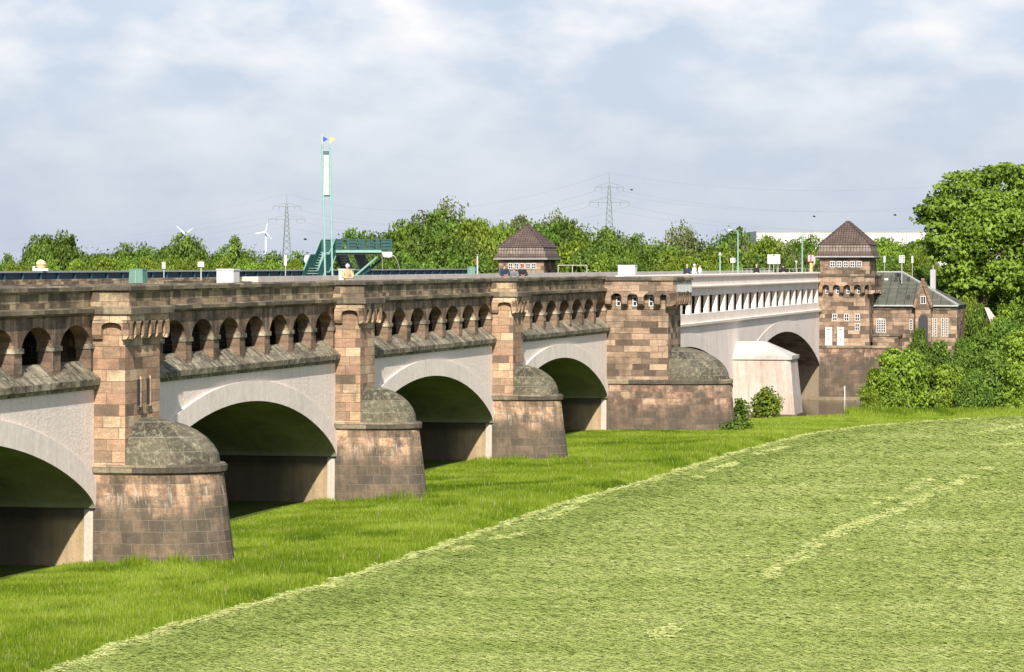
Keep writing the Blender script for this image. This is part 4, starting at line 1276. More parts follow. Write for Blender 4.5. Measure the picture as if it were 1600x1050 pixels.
# --- pylons, wires, turbines, hall, birds
def pylon(label, u, y, vt, arms):
    x = X(u, y); zt = ZZ(vt, y)
    t = thing('pylon', label, 'pylon', (x, y, 0))
    hw = lambda z: 0.35 + (zt - z) / zt * 2.6
    mb = MB(); r = .16
    for sx in (-1, 1):
        for sy in (-1, 1):
            mb.tube((x + sx * hw(0), y + sy * hw(0), 0), (x + sx * .35, y + sy * .35, zt - 5), r, r, 4)
    mb.tube((x, y, zt - 5.5), (x, y, zt), r, .1, 4)
    z = 0
    while z < zt - 7:
        d = max(2.2, hw(z) * 1.7); z1 = min(z + d, zt - 5)
        for sy in (-1, 1):
            for k in (-1, 1):
                mb.tube((x + k * hw(z), y + sy * hw(z), z), (x - k * hw(z1), y + sy * hw(z1), z1), .09, .09, 4)
        z = z1
    mb.build('lattice', M['pylon'], t)
    for va, half in arms:
        z = ZZ(va, y)
        am = MB()
        for sx in (-1, 1):
            for sy in (-1, 1):
                am.tube((x + sx * .3, y + sy * hw(z) * .6, z), (x + sx * half, y, z), .13, .11, 4)
            am.tube((x + sx * .3, y, z + 1.9), (x + sx * half, y, z + .1), .10, .09, 4)
        ao = am.build('crossarm', M['pylon'], t)
        for sx in (-1, 1):
            for q in (1.0, .55):
                MB().tube((x + sx * half * q, y, z), (x + sx * half * q, y, z - 1.6), .13, .13, 5).build('insulator', M['wire'], ao)
    return x, y, zt
pA = pylon('lattice pylon right of the white wind turbine', 448, 1600, 303, ((323, 6.9), (342.5, 9.2)))
pB = pylon('lattice pylon standing clear above the trees between the two pyramid roofs', 952, 1290, 270, ((292.5, 5.7), (316, 8.0)))
pC = (X(1900, 1020), 1020); pZ = (X(-330, 2000), 2000)
def wire(label, pts, sag):
    mb = MB()
    for (a, b), sg_ in zip(zip(pts, pts[1:]), sag):
        prev = None
        for i in range(25):
            f = i / 24
            p = tuple(a[k] + (b[k] - a[k]) * f for k in range(3)); p = (p[0], p[1], p[2] - sg_ * 4 * f * (1 - f))
            if prev: mb.tube(prev, p, .035, .035, 3)
            prev = p
    o = mb.build('power_line', M['wire'])
    tag(o, label, 'power line', group='wires strung between the pylons')
def at_p(p, off, z): return (p[0] + off, p[1], z)
wire('topmost thin wire over both pylon tips', [(pZ[0], pZ[1], ZZ(372, 2000)), at_p(pA, 0, pA[2]), at_p(pB, 0, pB[2]), (pC[0], pC[1], ZZ(222, 1020))], (12.0, 11.5, 11))
for nm, off, va, vb, vz, vc in (('left wire on the upper crossarms', -1, 323, 292.5, 385, 250), ('right wire on the upper crossarms', 1, 323, 292.5, 388, 253), ('left outer wire on the lower crossarms', -1.4, 342.5, 316, 398, 290), ('right outer wire on the lower crossarms', 1.4, 342.5, 316, 402, 295)):
    wire(nm, [(pZ[0] + off * 6, pZ[1], ZZ(vz, 2000)), at_p(pA, off * 6.6, ZZ(va, 1600) - 1.6), at_p(pB, off * 5.6, ZZ(vb, 1290) - 1.6), (pC[0] + off * 5, pC[1], ZZ(vc, 1020))], (11, 10.5, 12))
def turbine(label, u, v, y, blades, r):
    x, z = X(u, y), ZZ(v, y)
    t = thing('wind_turbine', label, 'wind turbine', (x, y, 0))
    MB().tube((x, y + 3, 0), (x, y + 3, z), 1.5, 0.9, 10).build('tower', M['turbine'], t)
    MB().tube((x, y - 3, z), (x, y + 7, z), 1.3, 1.1, 10).build('nacelle', M['turbine'], t)
    for a in blades:
        a = R(a); dx, dz = math.sin(a), math.cos(a); px, pz = dz, -dx
        mb = MB(); rr = []
        for f, w in ((0, .8), (.15, 1.4), (.5, .9), (1, .3)):
            c = (x + dx * r * f, z + dz * r * f)
            rr.append([(c[0] - px * w * .5, y - 3.6, c[1] - pz * w * .5), (c[0] + px * w * .8, y - 3.4, c[1] + pz * w * .8), (c[0] + px * w * .5, y - 2.8, c[1] + pz * w * .5), (c[0] - px * w * .5, y - 2.9, c[1] - pz * w * .5)])
        mb.loft(rr).build('blade', M['turbine'], t)
turbine('white wind turbine with two blades up, its tower in full view', 415, 362.5, 4200, (12, 262, 137), 13.5)
turbine('white wind turbine with only its blades showing over the trees', 289, 365.5, 4200, (-45, 55, 180), 15)
wh = thing('warehouse', 'long white warehouse with grey stripes far behind the trees', 'warehouse', (X(1400, 900), 900, 0))
MB().box(X(1182, 900), X(1720, 900), 900, 960, 0, ZZ(362, 900)).build('hall', M['white'], wh)
for u in (1284, 1295, 1303, 1314, 1354.5, 1375, 1393, 1409, 1412, 1416, 1426, 1440, 1207, 1222):
    MB().box(X(u, 900), X(u + 1.6, 900), 899.8, 900, 0, ZZ(362.5, 900)).build('stripe', M['grey'], wh)
MB().box(X(1182, 900), X(1720, 900), 899.7, 960.2, ZZ(362, 900), ZZ(361.2, 900)).build('roof_edge', M['steel'], wh)
def bird(label, u, v, y, span, a):
    x, z = X(u, y), ZZ(v, y)
    t = thing('bird', label, 'bird', (x, y, z))
    h = span / 2
    mb = MB().ball((x, y, z), .05, .045, 8, 6); mb.tube((x, y, z), (x + .15, y + .03, z), .05, .015); mb.tube((x, y, z), (x - .14, y, z + .02), .04, .03)
    mb.build('body', M['dark'], t)
    for sx in (-1, 1):
        w = MB()
        A = [(x - .08, y, z), (x + .1, y, z), (x + .08, y + sx * h * .5, z + h * a * .5), (x - .1, y + sx * h * .5, z + h * a * .5)]
        C = [A[3], A[2], (x + .1, y + sx * h, z + h * a * .4), (x + .05, y + sx * h, z + h * a * .4)]
        for q in (A, C): w.poly(q); w.poly([(i, j, k + .015) for i, j, k in q])
        w.build('wing', M['dark'], t)
bird('dark bird in the sky above the stairs of the green footbridge', 477, 374.5, 260, .36, 1.0)
bird('dark bird in the sky left of the tip of the pyramid roof', 1272, 338.5, 300, .36, .9)
bird('dark bird in the sky right of the tip of the pyramid roof', 1398.5, 336.5, 300, .36, 1.1)
bird('dark bird just right of the pylon crossarm', 987, 297, 300, .3, 1.0)

# ================================================================ PEOPLE
M['skin'] = paint('skin', (0.52, 0.33, 0.24), 0.6, var=.05)
PC = {'black': (0.015, 0.015, 0.018), 'white': (0.78, 0.77, 0.76), 'navy': (0.02, 0.03, 0.06), 'redh': (0.30, 0.05, 0.03), 'brown': (0.07, 0.04, 0.025), 'cream': (0.46, 0.36, 0.20), 'grey': (0.16, 0.16, 0.17), 'blond': (0.45, 0.33, 0.17), 'rose': (0.50, 0.28, 0.26), 'jeans': (0.05, 0.08, 0.16)}
PM = {k: paint('cloth_' + k, v, 0.85, var=.15) for k, v in PC.items()}
def skin_obj(name, V, E, Rd, mat, parent, loc, yaw, root=0):
    c, s = math.cos(yaw), math.sin(yaw)
    W = [(x * c - y * s, x * s + y * c, z) for x, y, z in V]
    me = bpy.data.meshes.new(name); me.from_pydata(W, E, []); me.update()
    me.materials.append(mat)
    o = bpy.data.objects.new(name, me); COL.objects.link(o)
    m_ = o.modifiers.new('Skin', 'SKIN'); m_.use_smooth_shade = True
    for i, r in enumerate(Rd):
        sv = me.skin_vertices[0].data[i]; sv.radius = (r, r) if not isinstance(r, tuple) else r; sv.use_root = (i == root)
    sb = o.modifiers.new('Subdivision', 'SUBSURF'); sb.levels = 1; sb.render_levels = 1
    o.parent = parent
    return o
def person(label, x, y, z, yaw, top, legs, hair, pose='lean', bag=None, k=1.0, group=None):
    t = thing('person', label, 'person', (x, y, z), group=group)
    lean = 0.10 if pose == 'lean' else 0.0
    J = dict(wa=(0, 0, .97), st=(0, -lean * 1.2, 1.44), pel=(0, 0, .93), sp=(0, -lean * .3, 1.12), ch=(0, -lean, 1.33), nk=(0, -lean * 1.4, 1.47), hb=(0, -lean * 1.6 - .01, 1.55), hd=(0, -lean * 1.7 - .015, 1.63), ht=(0, -lean * 1.6, 1.70))
    rad = dict(wa=(.15, .115), st=.07, pel=(.15, .11), sp=(.135, .10), ch=(.16, .105), nk=.055, hb=.075, hd=.092, ht=.06)
    arms = {}
    for sx, n_ in ((-1, 'l'), (1, 'r')):
        if pose == 'lean': A = [(sx * .19, -lean, 1.38), (sx * .27, -lean - .12, 1.12), (sx * .10, -lean - .36, 1.08), (sx * .04, -lean - .43, 1.08)]
        else: A = [(sx * .19, -lean, 1.38), (sx * .235, .02, 1.10), (sx * .235, -.06, .86), (sx * .23, -.09, .79)]
        arms[n_] = A
    def graph(parts, add=0.0, legs_to=4, arms_to=4, fingers=False):
        V, E, Rr = [], [], []
        def v(p, r): V.append(tuple(c * k for c in p)); Rr.append(tuple((q + add) * k for q in r) if isinstance(r, tuple) else ((r + add) * k)); return len(V) - 1
        idx = {}
        prev = None
        for n_ in parts:
            idx[n_] = v(J[n_], rad[n_])
            if prev is not None: E.append((prev, idx[n_]))
            prev = idx[n_]
        if arms_to and 'ch' in idx:
            for sd in 'lr':
                p = idx['ch']
                for i, (q, r) in enumerate(zip(arms[sd][:arms_to], (.062, .046, .032, .036))):
                    w = v(q, r); E.append((p, w)); p = w
                if fingers:
                    q = Vector(arms[sd][3]); dirv = (q - Vector(arms[sd][2])).normalized(); sdv = dirv.cross(Vector((0, 0, 1)) if abs(dirv.z) < .8 else Vector((0, 1, 0))).normalized()
                    for fi, ln in enumerate((.055, .075, .085, .078, .06)):
                        a = q + sdv * (fi - 2) * .017 + dirv * .015; bq = a + dirv * ln * .6 + sdv * (fi - 2) * .006; cq = bq + dirv * ln * .35 - Vector((0, 0, .02))
                        if fi == 0: bq = a + dirv * .02 - sdv * .035; cq = bq + dirv * .03
                        w0 = v(bq, .0085); w1 = v(cq, .007); E.append((p, w0)); E.append((w0, w1))
        if legs_to and 'pel' in idx:
            for sx in (-1, 1):
                p = idx['pel']
                for q, r in list(zip([(sx * .09, 0, .84), (sx * .10, -.02, .48), (sx * .10, .02, .09), (sx * .11, -.12, .04)], (.085, .06, .042, .04)))[:legs_to]:
                    w = v(q, r); E.append((p, w)); p = w
        return V, E, Rr
    V, E, Rr = graph(['pel', 'sp', 'ch', 'nk', 'hb', 'hd', 'ht'], fingers=True)
    skin_obj('body', V, E, Rr, M['skin'], t, 0, yaw)
    V, E, Rr = graph(['wa', 'sp', 'ch', 'st'], .035, 0, 3); J2 = J
    skin_obj('jacket', V, E, Rr, PM[top], t, 0, yaw)
    V, E, Rr = graph(['pel'], .03, 3, 0)
    skin_obj('trousers', V, E, Rr, PM[legs], t, 0, yaw)
    c, s = math.cos(yaw), math.sin(yaw)
    rot = lambda p: (p[0] * c - p[1] * s + x, p[0] * s + p[1] * c + y, p[2] + z)
    h = [q * k for q in J['hd']]
    MB().ball(rot((h[0], h[1] + .022, h[2] + .03)), .098 * k, .10 * k, 12, 8).build('hair', PM[hair], t)
    f = MB()
    for sx in (-1, 1): f.ball(rot((sx * .035 * k, h[1] - .083 * k, h[2])), .013 * k, None, 6, 4)
    f.build('eyes', PM['black'], t)
    MB().tube(rot((0, h[1] - .085 * k, h[2] - .0)), rot((0, h[1] - .112 * k, h[2] - .035)), .010, .016, 5).build('nose', M['skin'], t)
    MB().box(*[q for pr in zip(rot((-.025, h[1] - .09 * k, h[2] - .062)), rot((.025, h[1] - .075 * k, h[2] - .054))) for q in sorted(pr)]).build('mouth', PM['redh'], t)
    for sx in (-1, 1): MB().ball(rot((sx * .094 * k, h[1] + .005, h[2] - .005)), .018, .03, 6, 4).build('ear', M['skin'], t)
    return t
def pers(label, u, n, top, legs, hair, pose, k=1.0, yaw=None, group=None):
    x, y = onb(u, n)
    person(label, x, y, 9.25, (BROT - R(90) + R(65)) if yaw is None else yaw, top, legs, hair, pose, k=k, group=group)
g3 = 'people leaning on the bridge parapet'
pers('person in dark jacket leaning on the parapet, leftmost of the three under the hut', 787.5, -.95, 'navy', 'black', 'brown', 'lean', 1.0, R(15), g3)
pers('smaller fair haired person, middle of the three leaning on the parapet under the hut', 802.5, -.95, 'grey', 'grey', 'blond', 'lean', .91, R(10), g3)
pers('red haired person in a black top, rightmost of the three leaning under the hut', 816, -.95, 'black', 'black', 'redh', 'lean', .98, R(5), g3)
g4 = 'people standing on the river span'
pers('person in dark clothes, leftmost of the three right of the bridge tower', 1073.5, -1.6, 'navy', 'jeans', 'blond', 'stand', .97, R(160), g4)
pers('person all in white with a white hat right of the bridge tower', 1085, -1.6, 'white', 'white', 'white', 'stand', 1.0, R(60), g4)
pers('dark haired person in a white top, rightmost of the three right of the bridge tower', 1093.5, -1.6, 'white', 'navy', 'brown', 'stand', 1.0, R(80), g4)
pers('fair person in a black top halfway along the river span', 1182, -1.6, 'black', 'black', 'blond', 'stand', .98, R(10), g4)
pers('dark clothed person with a dark hood beside the wide board', 1224, -1.6, 'black', 'black', 'black', 'stand', .98, R(190), g4)
pers('person in a cream jacket and white cap by the light grey box', 541.5, -1.2, 'cream', 'cream', 'white', 'lean', .99, R(20))
x, y = onb(480.5, -35.2)
person('dark haired person in a white shirt left of the green stairs', x, y, 10.2, R(40), 'white', 'navy', 'brown', 'stand', k=1.02)

# ================================================================ VEGETATION
def quad_mesh(name, P, tint, mat):
    """P: (N, 4, 3) corner array -> one mesh of N loose quads with a per face tint"""
    N = len(P)
    me = bpy.data.meshes.new(name)
    me.vertices.add(N * 4); me.loops.add(N * 4); me.polygons.add(N)
    me.vertices.foreach_set('co', P.astype(np.float32).ravel())
    me.loops.foreach_set('vertex_index', np.arange(N * 4, dtype=np.int32))
    me.polygons.foreach_set('loop_start', np.arange(0, N * 4, 4, dtype=np.int32))
    try: me.polygons.foreach_set('loop_total', np.full(N, 4, dtype=np.int32))
    except Exception: pass
    me.update(calc_edges=True)
    at = me.attributes.new('tint', 'FLOAT', 'FACE')
    at.data.foreach_set('value', tint.astype(np.float32))
    me.materials.append(mat)
    return me
def unit(v): return v / np.maximum(np.linalg.norm(v, axis=-1, keepdims=True), 1e-9)
def leaf_cloud(rng, lobes, nclump, per, leaf, clump=0.24, inner=0.25, flat=0.55, up=0.45):
    """lobes: (cx, cy, cz, rx, rz). Clumps of leaves sit on and in the lobes"""
    lob = np.array(lobes, dtype=float)
    wgt = lob[:, 3] * (lob[:, 3] + lob[:, 4]); wgt /= wgt.sum()
    li = rng.choice(len(lob), nclump, p=wgt)
    d = unit(rng.normal(size=(nclump, 3)) + np.array([0, 0, 0.25]))
    rad = np.where(rng.random(nclump) < inner, rng.uniform(.25, .8, nclump), rng.uniform(.78, 1.02, nclump))
    L_ = lob[li]
    C = L_[:, :3] + d * np.stack([L_[:, 3], L_[:, 3], L_[:, 4]], 1) * rad[:, None]
    cs = clump * L_[:, 3] * rng.uniform(.6, 1.4, nclump)
    ct = rng.random(nclump)
    ci = np.repeat(np.arange(nclump), per)
    off = np.clip(rng.normal(size=(nclump * per, 3)), -1.5, 1.5) * cs[ci][:, None] * np.array([1, 1, flat])
    P = C[ci] + off
    nrm = unit(d[ci] * .7 + rng.normal(size=P.shape) * .55 + np.array([0, -.12, up]))
    a = unit(np.cross(nrm, rng.normal(size=P.shape))); b = np.cross(nrm, a)
    s = leaf * rng.uniform(.55, 1.3, len(P))[:, None]
    droop = np.array([0, 0, -0.25]) * s
    Q = np.stack([P - a * s * .55 + droop, P - b * s * .42, P + a * s * .55 + droop, P + b * s * .42], 1)
    tint = np.clip(ct[ci] * .55 + rng.random(len(P)) * .45, 0, 1)
    return Q, tint
def branch_mesh(name, rng, height, r, lobes, zc=0.25):
    mb = MB()
    top = max(l[2] for l in lobes)
    mb.tube((0, 0, -1.5), (0, 0, height * .45), r, r * .7, 7)
    for l in lobes:
        mb.tube((0, 0, height * (.2 + .2 * rng.random())), (l[0] * .8, l[1] * .8, l[2] - .3), r * .42, r * .08, 5)
    return mb
PROTO = {}
def proto(key, seed, lobes, nclump, per, leaf, mat, **kw):
    rng = np.random.default_rng(seed)
    Q, t = leaf_cloud(rng, lobes, nclump, per, leaf, **kw)
    cm = quad_mesh('crown', Q, t, M[mat])
    tb = branch_mesh('trunk', rng, 10, .28, lobes).build('trunk_source', M['bark'])
    tm = tb.data; bpy.data.objects.remove(tb); tm.name = 'trunk'
    PROTO[key] = (cm, tm)
def rlobes(seed, n, spread=3.3, zlo=3.0, zhi=8.3, r0=1.5, r1=2.3, taper=0.25):
    g = random.Random(seed); out = [(0, 0, 5.2, 3.7, 3.9)]
    for i in range(n):
        z = zlo + (zhi - zlo) * (i + g.random()) / n
        f = 1 - taper * max(0, (z - 5) / 4)
        a = g.random() * 6.283; rr = spread * f * (.55 + .45 * g.random())
        q = r0 + (r1 - r0) * g.random()
        out.append((rr * math.cos(a), rr * math.sin(a), z, q * (f * .5 + .5), q * .85))
    return out
# prototypes about 10 m high and 10 m wide
for i in range(4): proto('a%d' % i, 10 + i, rlobes(20 + i, 13), 900, 22, .34, 'leaf_a')
for i in range(3): proto('b%d' % i, 30 + i, rlobes(40 + i, 12, taper=.3), 900, 22, .33, 'leaf_b')
for i in range(2): proto('c%d' % i, 50 + i, rlobes(60 + i, 14, zhi=8.6, taper=.15), 950, 18, .30, 'leaf_c', inner=.3, clump=.22)
for i in range(2): proto('d%d' % i, 70 + i, rlobes(80 + i, 12, taper=.4), 900, 22, .34, 'leaf_d')
proto('p0', 90, [(0, 0, 1.5 + i * 1.05, 1.5 - abs(i - 3) * .16, 1.1) for i in range(8)], 420, 12, .4, 'leaf_e')
proto('s0', 91, [(-1.2, 0, 3, 1.6, 2.2), (1.4, .4, 4, 1.5, 2.2), (-2.2, .3, 6.2, .9, 1.9), (2.4, 0, 6.6, .9, 1.8), (.3, -.5, 7.5, 1.1, 2.0), (-.6, .4, 5.2, 1.8, 2.2)], 330, 12, .42, 'leaf_a', inner=.2, clump=.26)
proto('u0', 92, [(0, 0, 2.2, 3.8, 2.2), (-2.6, 0, 3.6, 2.2, 1.8), (2.2, .5, 4.2, 2.3, 2.0), (.2, -1.2, 5.8, 2.6, 2.2), (-1.2, .6, 7.2, 1.8, 1.7), (1.6, 0, 7.2, 1.6, 1.6)], 900, 16, .42, 'leaf_b')
proto('u1', 93, [(0, 0, 2.4, 3.9, 2.4), (-2.2, -.6, 4.8, 2.4, 2.0), (2.5, .5, 4.4, 2.2, 2.0), (.4, 1.0, 6.6, 2.4, 2.0), (-.8, 0, 8.0, 1.5, 1.4)], 900, 16, .42, 'leaf_a')
proto('u2', 94, [(0, 0, 2.4, 3.6, 2.4), (-2.2, .6, 5.0, 2.2, 2.2), (2.2, -.5, 5.4, 2.2, 2.2), (.2, 0, 7.6, 2.0, 1.8)], 900, 16, .40, 'leaf_d')

TREES = []
def tree(key, u, vt, wpx, Y, zbase, name='tree', zone=None, kinds='', cat='tree', label=None, group=None):
    cm, tm = PROTO[key]
    rng = random.Random(int(u * 7 + vt * 3 + Y))
    x = X(u, Y); zt = ZZ(vt, Y)
    t = thing(name, 'x', cat, (x, Y, zbase))
    if name == 'tree': wpx *= 1.6
    sx = wpx * Y / FPX / 9.6; sz = (zt - zbase) / 10.0
    t.rotation_euler = (0, 0, rng.random() * 6.28); t.scale = (sx, sx * (.85 + .3 * rng.random()), sz)
    for nm, me in (('crown', cm), ('trunk', tm)):
        o = bpy.data.objects.new(nm, me); COL.objects.link(o); o.parent = t
    if label: t['label'] = label
    else: TREES.append((zone, kinds, u, t))
    if group: t['group'] = group
    return t
# row left of the green stairs
Z1 = 'in the row left of the green stairs'
for u, v, w, Y, k in ((8, 398, 46, 330, 'a0'), (85, 355, 70, 345, 'a1'), (62, 376, 50, 335, 'a2'), (112, 378, 50, 350, 'd0'), (146, 386, 56, 340, 'a3'), (182, 381, 54, 350, 'a0'), (214, 383, 54, 342, 'd1'), (248, 374, 56, 350, 'a1'), (283, 362, 62, 345, 'a2'), (318, 380, 56, 352, 'd0'), (388, 382, 56, 345, 'a3'), (420, 390, 56, 352, 'd1'), (452, 394, 50, 345, 'a0'), (358, 380, 60, 350, 'a2')):
    tree(k, u, v, w, Y, 1.0, zone=Z1)
tree('s0', 362, 360, 60, 338, 2.0, label='tree with loose upright branches, tallest behind the left white cabinet')
for i, (u, v, w) in enumerate(((36, 386, 11), (42, 381, 12), (48, 383, 10), (54, 379, 12))):
    tree('p0', u, v + 1, w * 1.6, 620, 0, name='poplar', cat='poplar', label='bluish poplar, %s from the left in the small far group at the left edge' % ORD[i])
# low bright bushes in front of that row
for u, v, w, k in ((120, 400, 60, 'b0'), (160, 397, 60, 'b1'), (200, 398, 62, 'b2'), (238, 396, 60, 'b0'), (275, 395, 62, 'b1'), (312, 398, 60, 'b2'), (348, 396, 60, 'b0'), (385, 398, 60, 'b1'), (420, 401, 60, 'b2'), (455, 402, 50, 'b0'), (30, 404, 60, 'b1'), (75, 402, 62, 'b2')):
    tree(k, u, v, w, 300, 4.0, name='bush', cat='bush', zone='in the low bright row on the left')
# wood in the middle
Z2 = 'in the wood behind the green footbridge'
for u, v, w, Y, k in ((556, 359, 52, 352, 'a0'), (532, 385, 60, 350, 'a3'), (578, 374, 50, 346, 'd0'), (600, 349, 60, 352, 'a1'), (640, 341, 66, 350, 'a2'), (618, 366, 62, 338, 'a3'), (708, 330, 72, 356, 'a0'), (742, 333, 62, 352, 'b1'), (664, 358, 84, 338, 'a1'), (724, 362, 80, 338, 'a2'), (766, 338, 60, 360, 'b0'), (694, 384, 76, 326, 'd1'), (620, 392, 70, 322, 'd0'), (655, 396, 66, 318, 'a0'), (745, 390, 66, 322, 'a3'), (570, 398, 60, 322, 'a2')):
    tree(k, u, v, w, Y, 1.0, zone=Z2)
tree('c0', 676, 323, 76, 372, 1.0, label='tall pale green tree rising above the wood right of the green footbridge')
Z3 = 'between left pyramid roof and pylon'
tree('c1', 826, 333, 70, 375, 1.0, label='pale tree directly behind the tip of the left pyramid roof')
for u, v, w, Y, k in ((792, 340, 60, 362, 'b2'), (858, 335, 62, 362, 'a1'), (884, 340, 56, 372, 'c0'), (910, 344, 60, 356, 'a0'), (940, 352, 62, 350, 'a2'), (880, 370, 70, 340, 'b0'), (918, 382, 66, 330, 'd0'), (962, 362, 60, 345, 'a3'), (955, 388, 64, 328, 'b1')):
    tree(k, u, v, w, Y, 1.0, zone=Z3)
Z4 = 'between pylon and right pyramid roof'
for u, v, w, Y, k in ((988, 366, 50, 350, 'c1'), (1014, 366, 50, 348, 'a0'), (1066, 357, 66, 352, 'c0'), (1040, 372, 54, 342, 'a1'), (1100, 374, 52, 350, 'a3'), (1145, 349, 72, 352, 'd0'), (1128, 378, 66, 338, 'b2'), (1172, 364, 54, 350, 'c1'), (1196, 362, 54, 346, 'b0'), (1226, 368, 54, 350, 'b1'), (1258, 365, 60, 346, 'a2'), (1284, 372, 50, 356, 'd1'), (1205, 388, 60, 336, 'a1'), (1245, 390, 60, 338, 'c0'), (1165, 390, 60, 334, 'd0'), (1010, 390, 70, 330, 'd1'), (1060, 386, 70, 330, 'b1'), (1090, 396, 60, 322, 'b0'), (985, 398, 56, 322, 'a2'), (1280, 392, 50, 342, 'a3')):
    tree(k, u, v, w, Y, 1.0, zone=Z4)
for u, v, w, k in ((1050, 404, 50, 'b2'), (1110, 406, 56, 'b0'), (1145, 407, 50, 'b1'), (1030, 410, 46, 'b0')):
    tree(k, u, v, w, 312, 5.0, name='bush', cat='bush', zone='in the bright row behind the river span')
Z5 = 'between the right pyramid roof and the big tree'
for u, v, w, Y, k in ((1385, 366, 56, 372, 'b1'), (1414, 369, 52, 376, 'a1'), (1440, 376, 46, 370, 'b2'), (1368, 382, 44, 378, 'a3'), (1405, 392, 60, 366, 'a2'), (1436, 396, 50, 362, 'b0')):
    tree(k, u, v, w, Y, 4.0, zone=Z5)
# shrubs on the embankment on the right
for u, v, w, Y, zb, k in ((1432, 418, 40, 350, 7, 'u1'), (1462, 424, 50, 348, 6, 'u0'), (1490, 440, 60, 346, 5, 'u1'), (1512, 462, 56, 344, 3.5, 'u0'), (1534, 482, 50, 342, 2, 'u1'), (1500, 470, 40, 338, 2.5, 'u0'), (1486, 462, 36, 340, 3, 'u1'), (1560, 470, 60, 344, 3, 'u2'), (1590, 440, 70, 350, 3, 'u0'), (1540, 440, 60, 352, 5, 'u2'), (1448, 410, 46, 356, 7.5, 'u2'), (1610, 470, 60, 340, 1, 'u1')):
    tree(k, u, v, w, Y, zb, name='shrub', cat='shrub', zone='on the bank right of the grey roof')
for u, v, w, Y, zb, k in ((1578, 462, 80, 332, -1, 'u0'), (1608, 470, 80, 328, -1, 'u1'), (1562, 484, 60, 326, -2, 'u0'), (1540, 515, 60, 320, -2, 'u1'), (1600, 440, 80, 340, 1, 'u2'), (1555, 452, 60, 340, 1, 'u1'), (1513, 448, 52, 331, -1, 'u0'), (1530, 466, 46, 329, -1, 'u1')):
    tree(k, u, v, w, Y, zb, name='shrub', cat='shrub', zone='on the bank right of the grey roof')
# bushes along the far river bank
for u, v, w, Y, zb, k in ((1408, 532, 108, 300, -3.2, 'u0'), (1378, 566, 70, 297, -3.2, 'u0'), (1442, 545, 80, 302, -3.2, 'u1'), (1482, 560, 84, 300, -3.2, 'u0'), (1468, 526, 76, 308, -2.5, 'u2'), (1552, 540, 100, 300, -3.2, 'u1'), (1602, 560, 80, 298, -3.2, 'u0'), (1520, 575, 56, 297, -3.2, 'u1'), (1600, 505, 100, 308, -2, 'u0'), (1536, 514, 84, 312, -1.5, 'u1'), (1500, 522, 60, 310, -2, 'u1'), (1570, 490, 80, 318, -1, 'u1')):
    tree(k, u, v, w, Y, zb - .5, name='bush', cat='bush', zone='on the river bank below the sluice house')
tree('u2', 1437, 507, 46, 310, -2, name='bush', cat='bush', label='dark round bush in front of the arched door of the gable')
tree('u0', 1362, 606, 34, 294, -3, name='bush', cat='bush', label='small bush at the water edge below the gatehouse tower')
def word(n): return ORD[n] if n < len(ORD) else 'last'
from collections import defaultdict
zones = defaultdict(list)
for zone, kd, u, t in TREES: zones[(zone, t['category'])].append((u, t))
LOOK = {'a': 'leafy mid green', 'b': 'bright green', 'c': 'pale green', 'd': 'dark green', 'u': 'dense green'}
for (zone, cat), lst in zones.items():
    lst.sort(key=lambda q: q[0])
    for i, (u, t) in enumerate(lst):
        crown = [c for c in t.children if c.name.startswith('crown')][0]
        mname = crown.data.materials[0].name
        look = {'maple_leaves': 'mid green', 'bright_leaves': 'bright green', 'pale_leaves': 'pale green', 'dark_leaves': 'dark green'}.get(mname, 'green')
        t['label'] = '%s %s, %s from the left %s' % (look, cat, word(i), zone)
        t['group'] = '%s row %s' % (cat, zone)

# the big tree on the right
def uvp(u, v, Y, dy=0): return (X(u, Y), dy, ZZ(v, Y))
Yt = 338
bx, bz = X(1535, Yt), 7.5
lob = []
g = random.Random(5)
for u, v, r in ((1505, 287, 26), (1480, 300, 24), (1548, 278, 26), (1572, 266, 20), (1600, 276, 26), (1625, 290, 34), (1468, 322, 24), (1445, 334, 19), (1500, 326, 34), (1540, 318, 32), (1585, 312, 32), (1462, 350, 22), (1490, 356, 30), (1525, 352, 36), (1568, 350, 34), (1605, 348, 36), (1455, 378, 20), (1482, 388, 28), (1515, 384, 32), (1552, 388, 36), (1596, 392, 36), (1498, 416, 24), (1530, 420, 28), (1566, 428, 32), (1604, 430, 30), (1520, 445, 20), (1640, 360, 40), (1635, 420, 34), (1452, 402, 13), (1500, 446, 24), (1545, 452, 30), (1592, 452, 34), (1478, 428, 18), (1575, 470, 26)):
    rr = r * Yt / FPX
    lob.append((X(u, Yt) - bx, g.uniform(-2.6, 2.0), ZZ(v, Yt) - bz, rr, rr * .72))
rng = np.random.default_rng(77)
Q, tt = leaf_cloud(rng, lob, 2300, 17, .40, clump=.28, inner=.2, flat=.36, up=.4)
bt = thing('big_tree', 'big broad leafy tree towering over the bank at the right edge', 'tree', (bx, Yt, bz))
o = bpy.data.objects.new('crown', quad_mesh('crown', Q, tt, M['leaf_m'])); COL.objects.link(o); o.parent = bt
tk = MB(); tk.tube((bx, Yt, bz - 3), (bx + .2, Yt, bz + 5), .55, .38, 9)
for l in lob: tk.tube((bx + .1, Yt, bz + 1.5 + 3 * g.random()), (bx + l[0] * .9, Yt + l[1] * .9, bz + l[2]), .17, .04, 5)
tk.build('trunk', M['bark'], bt)

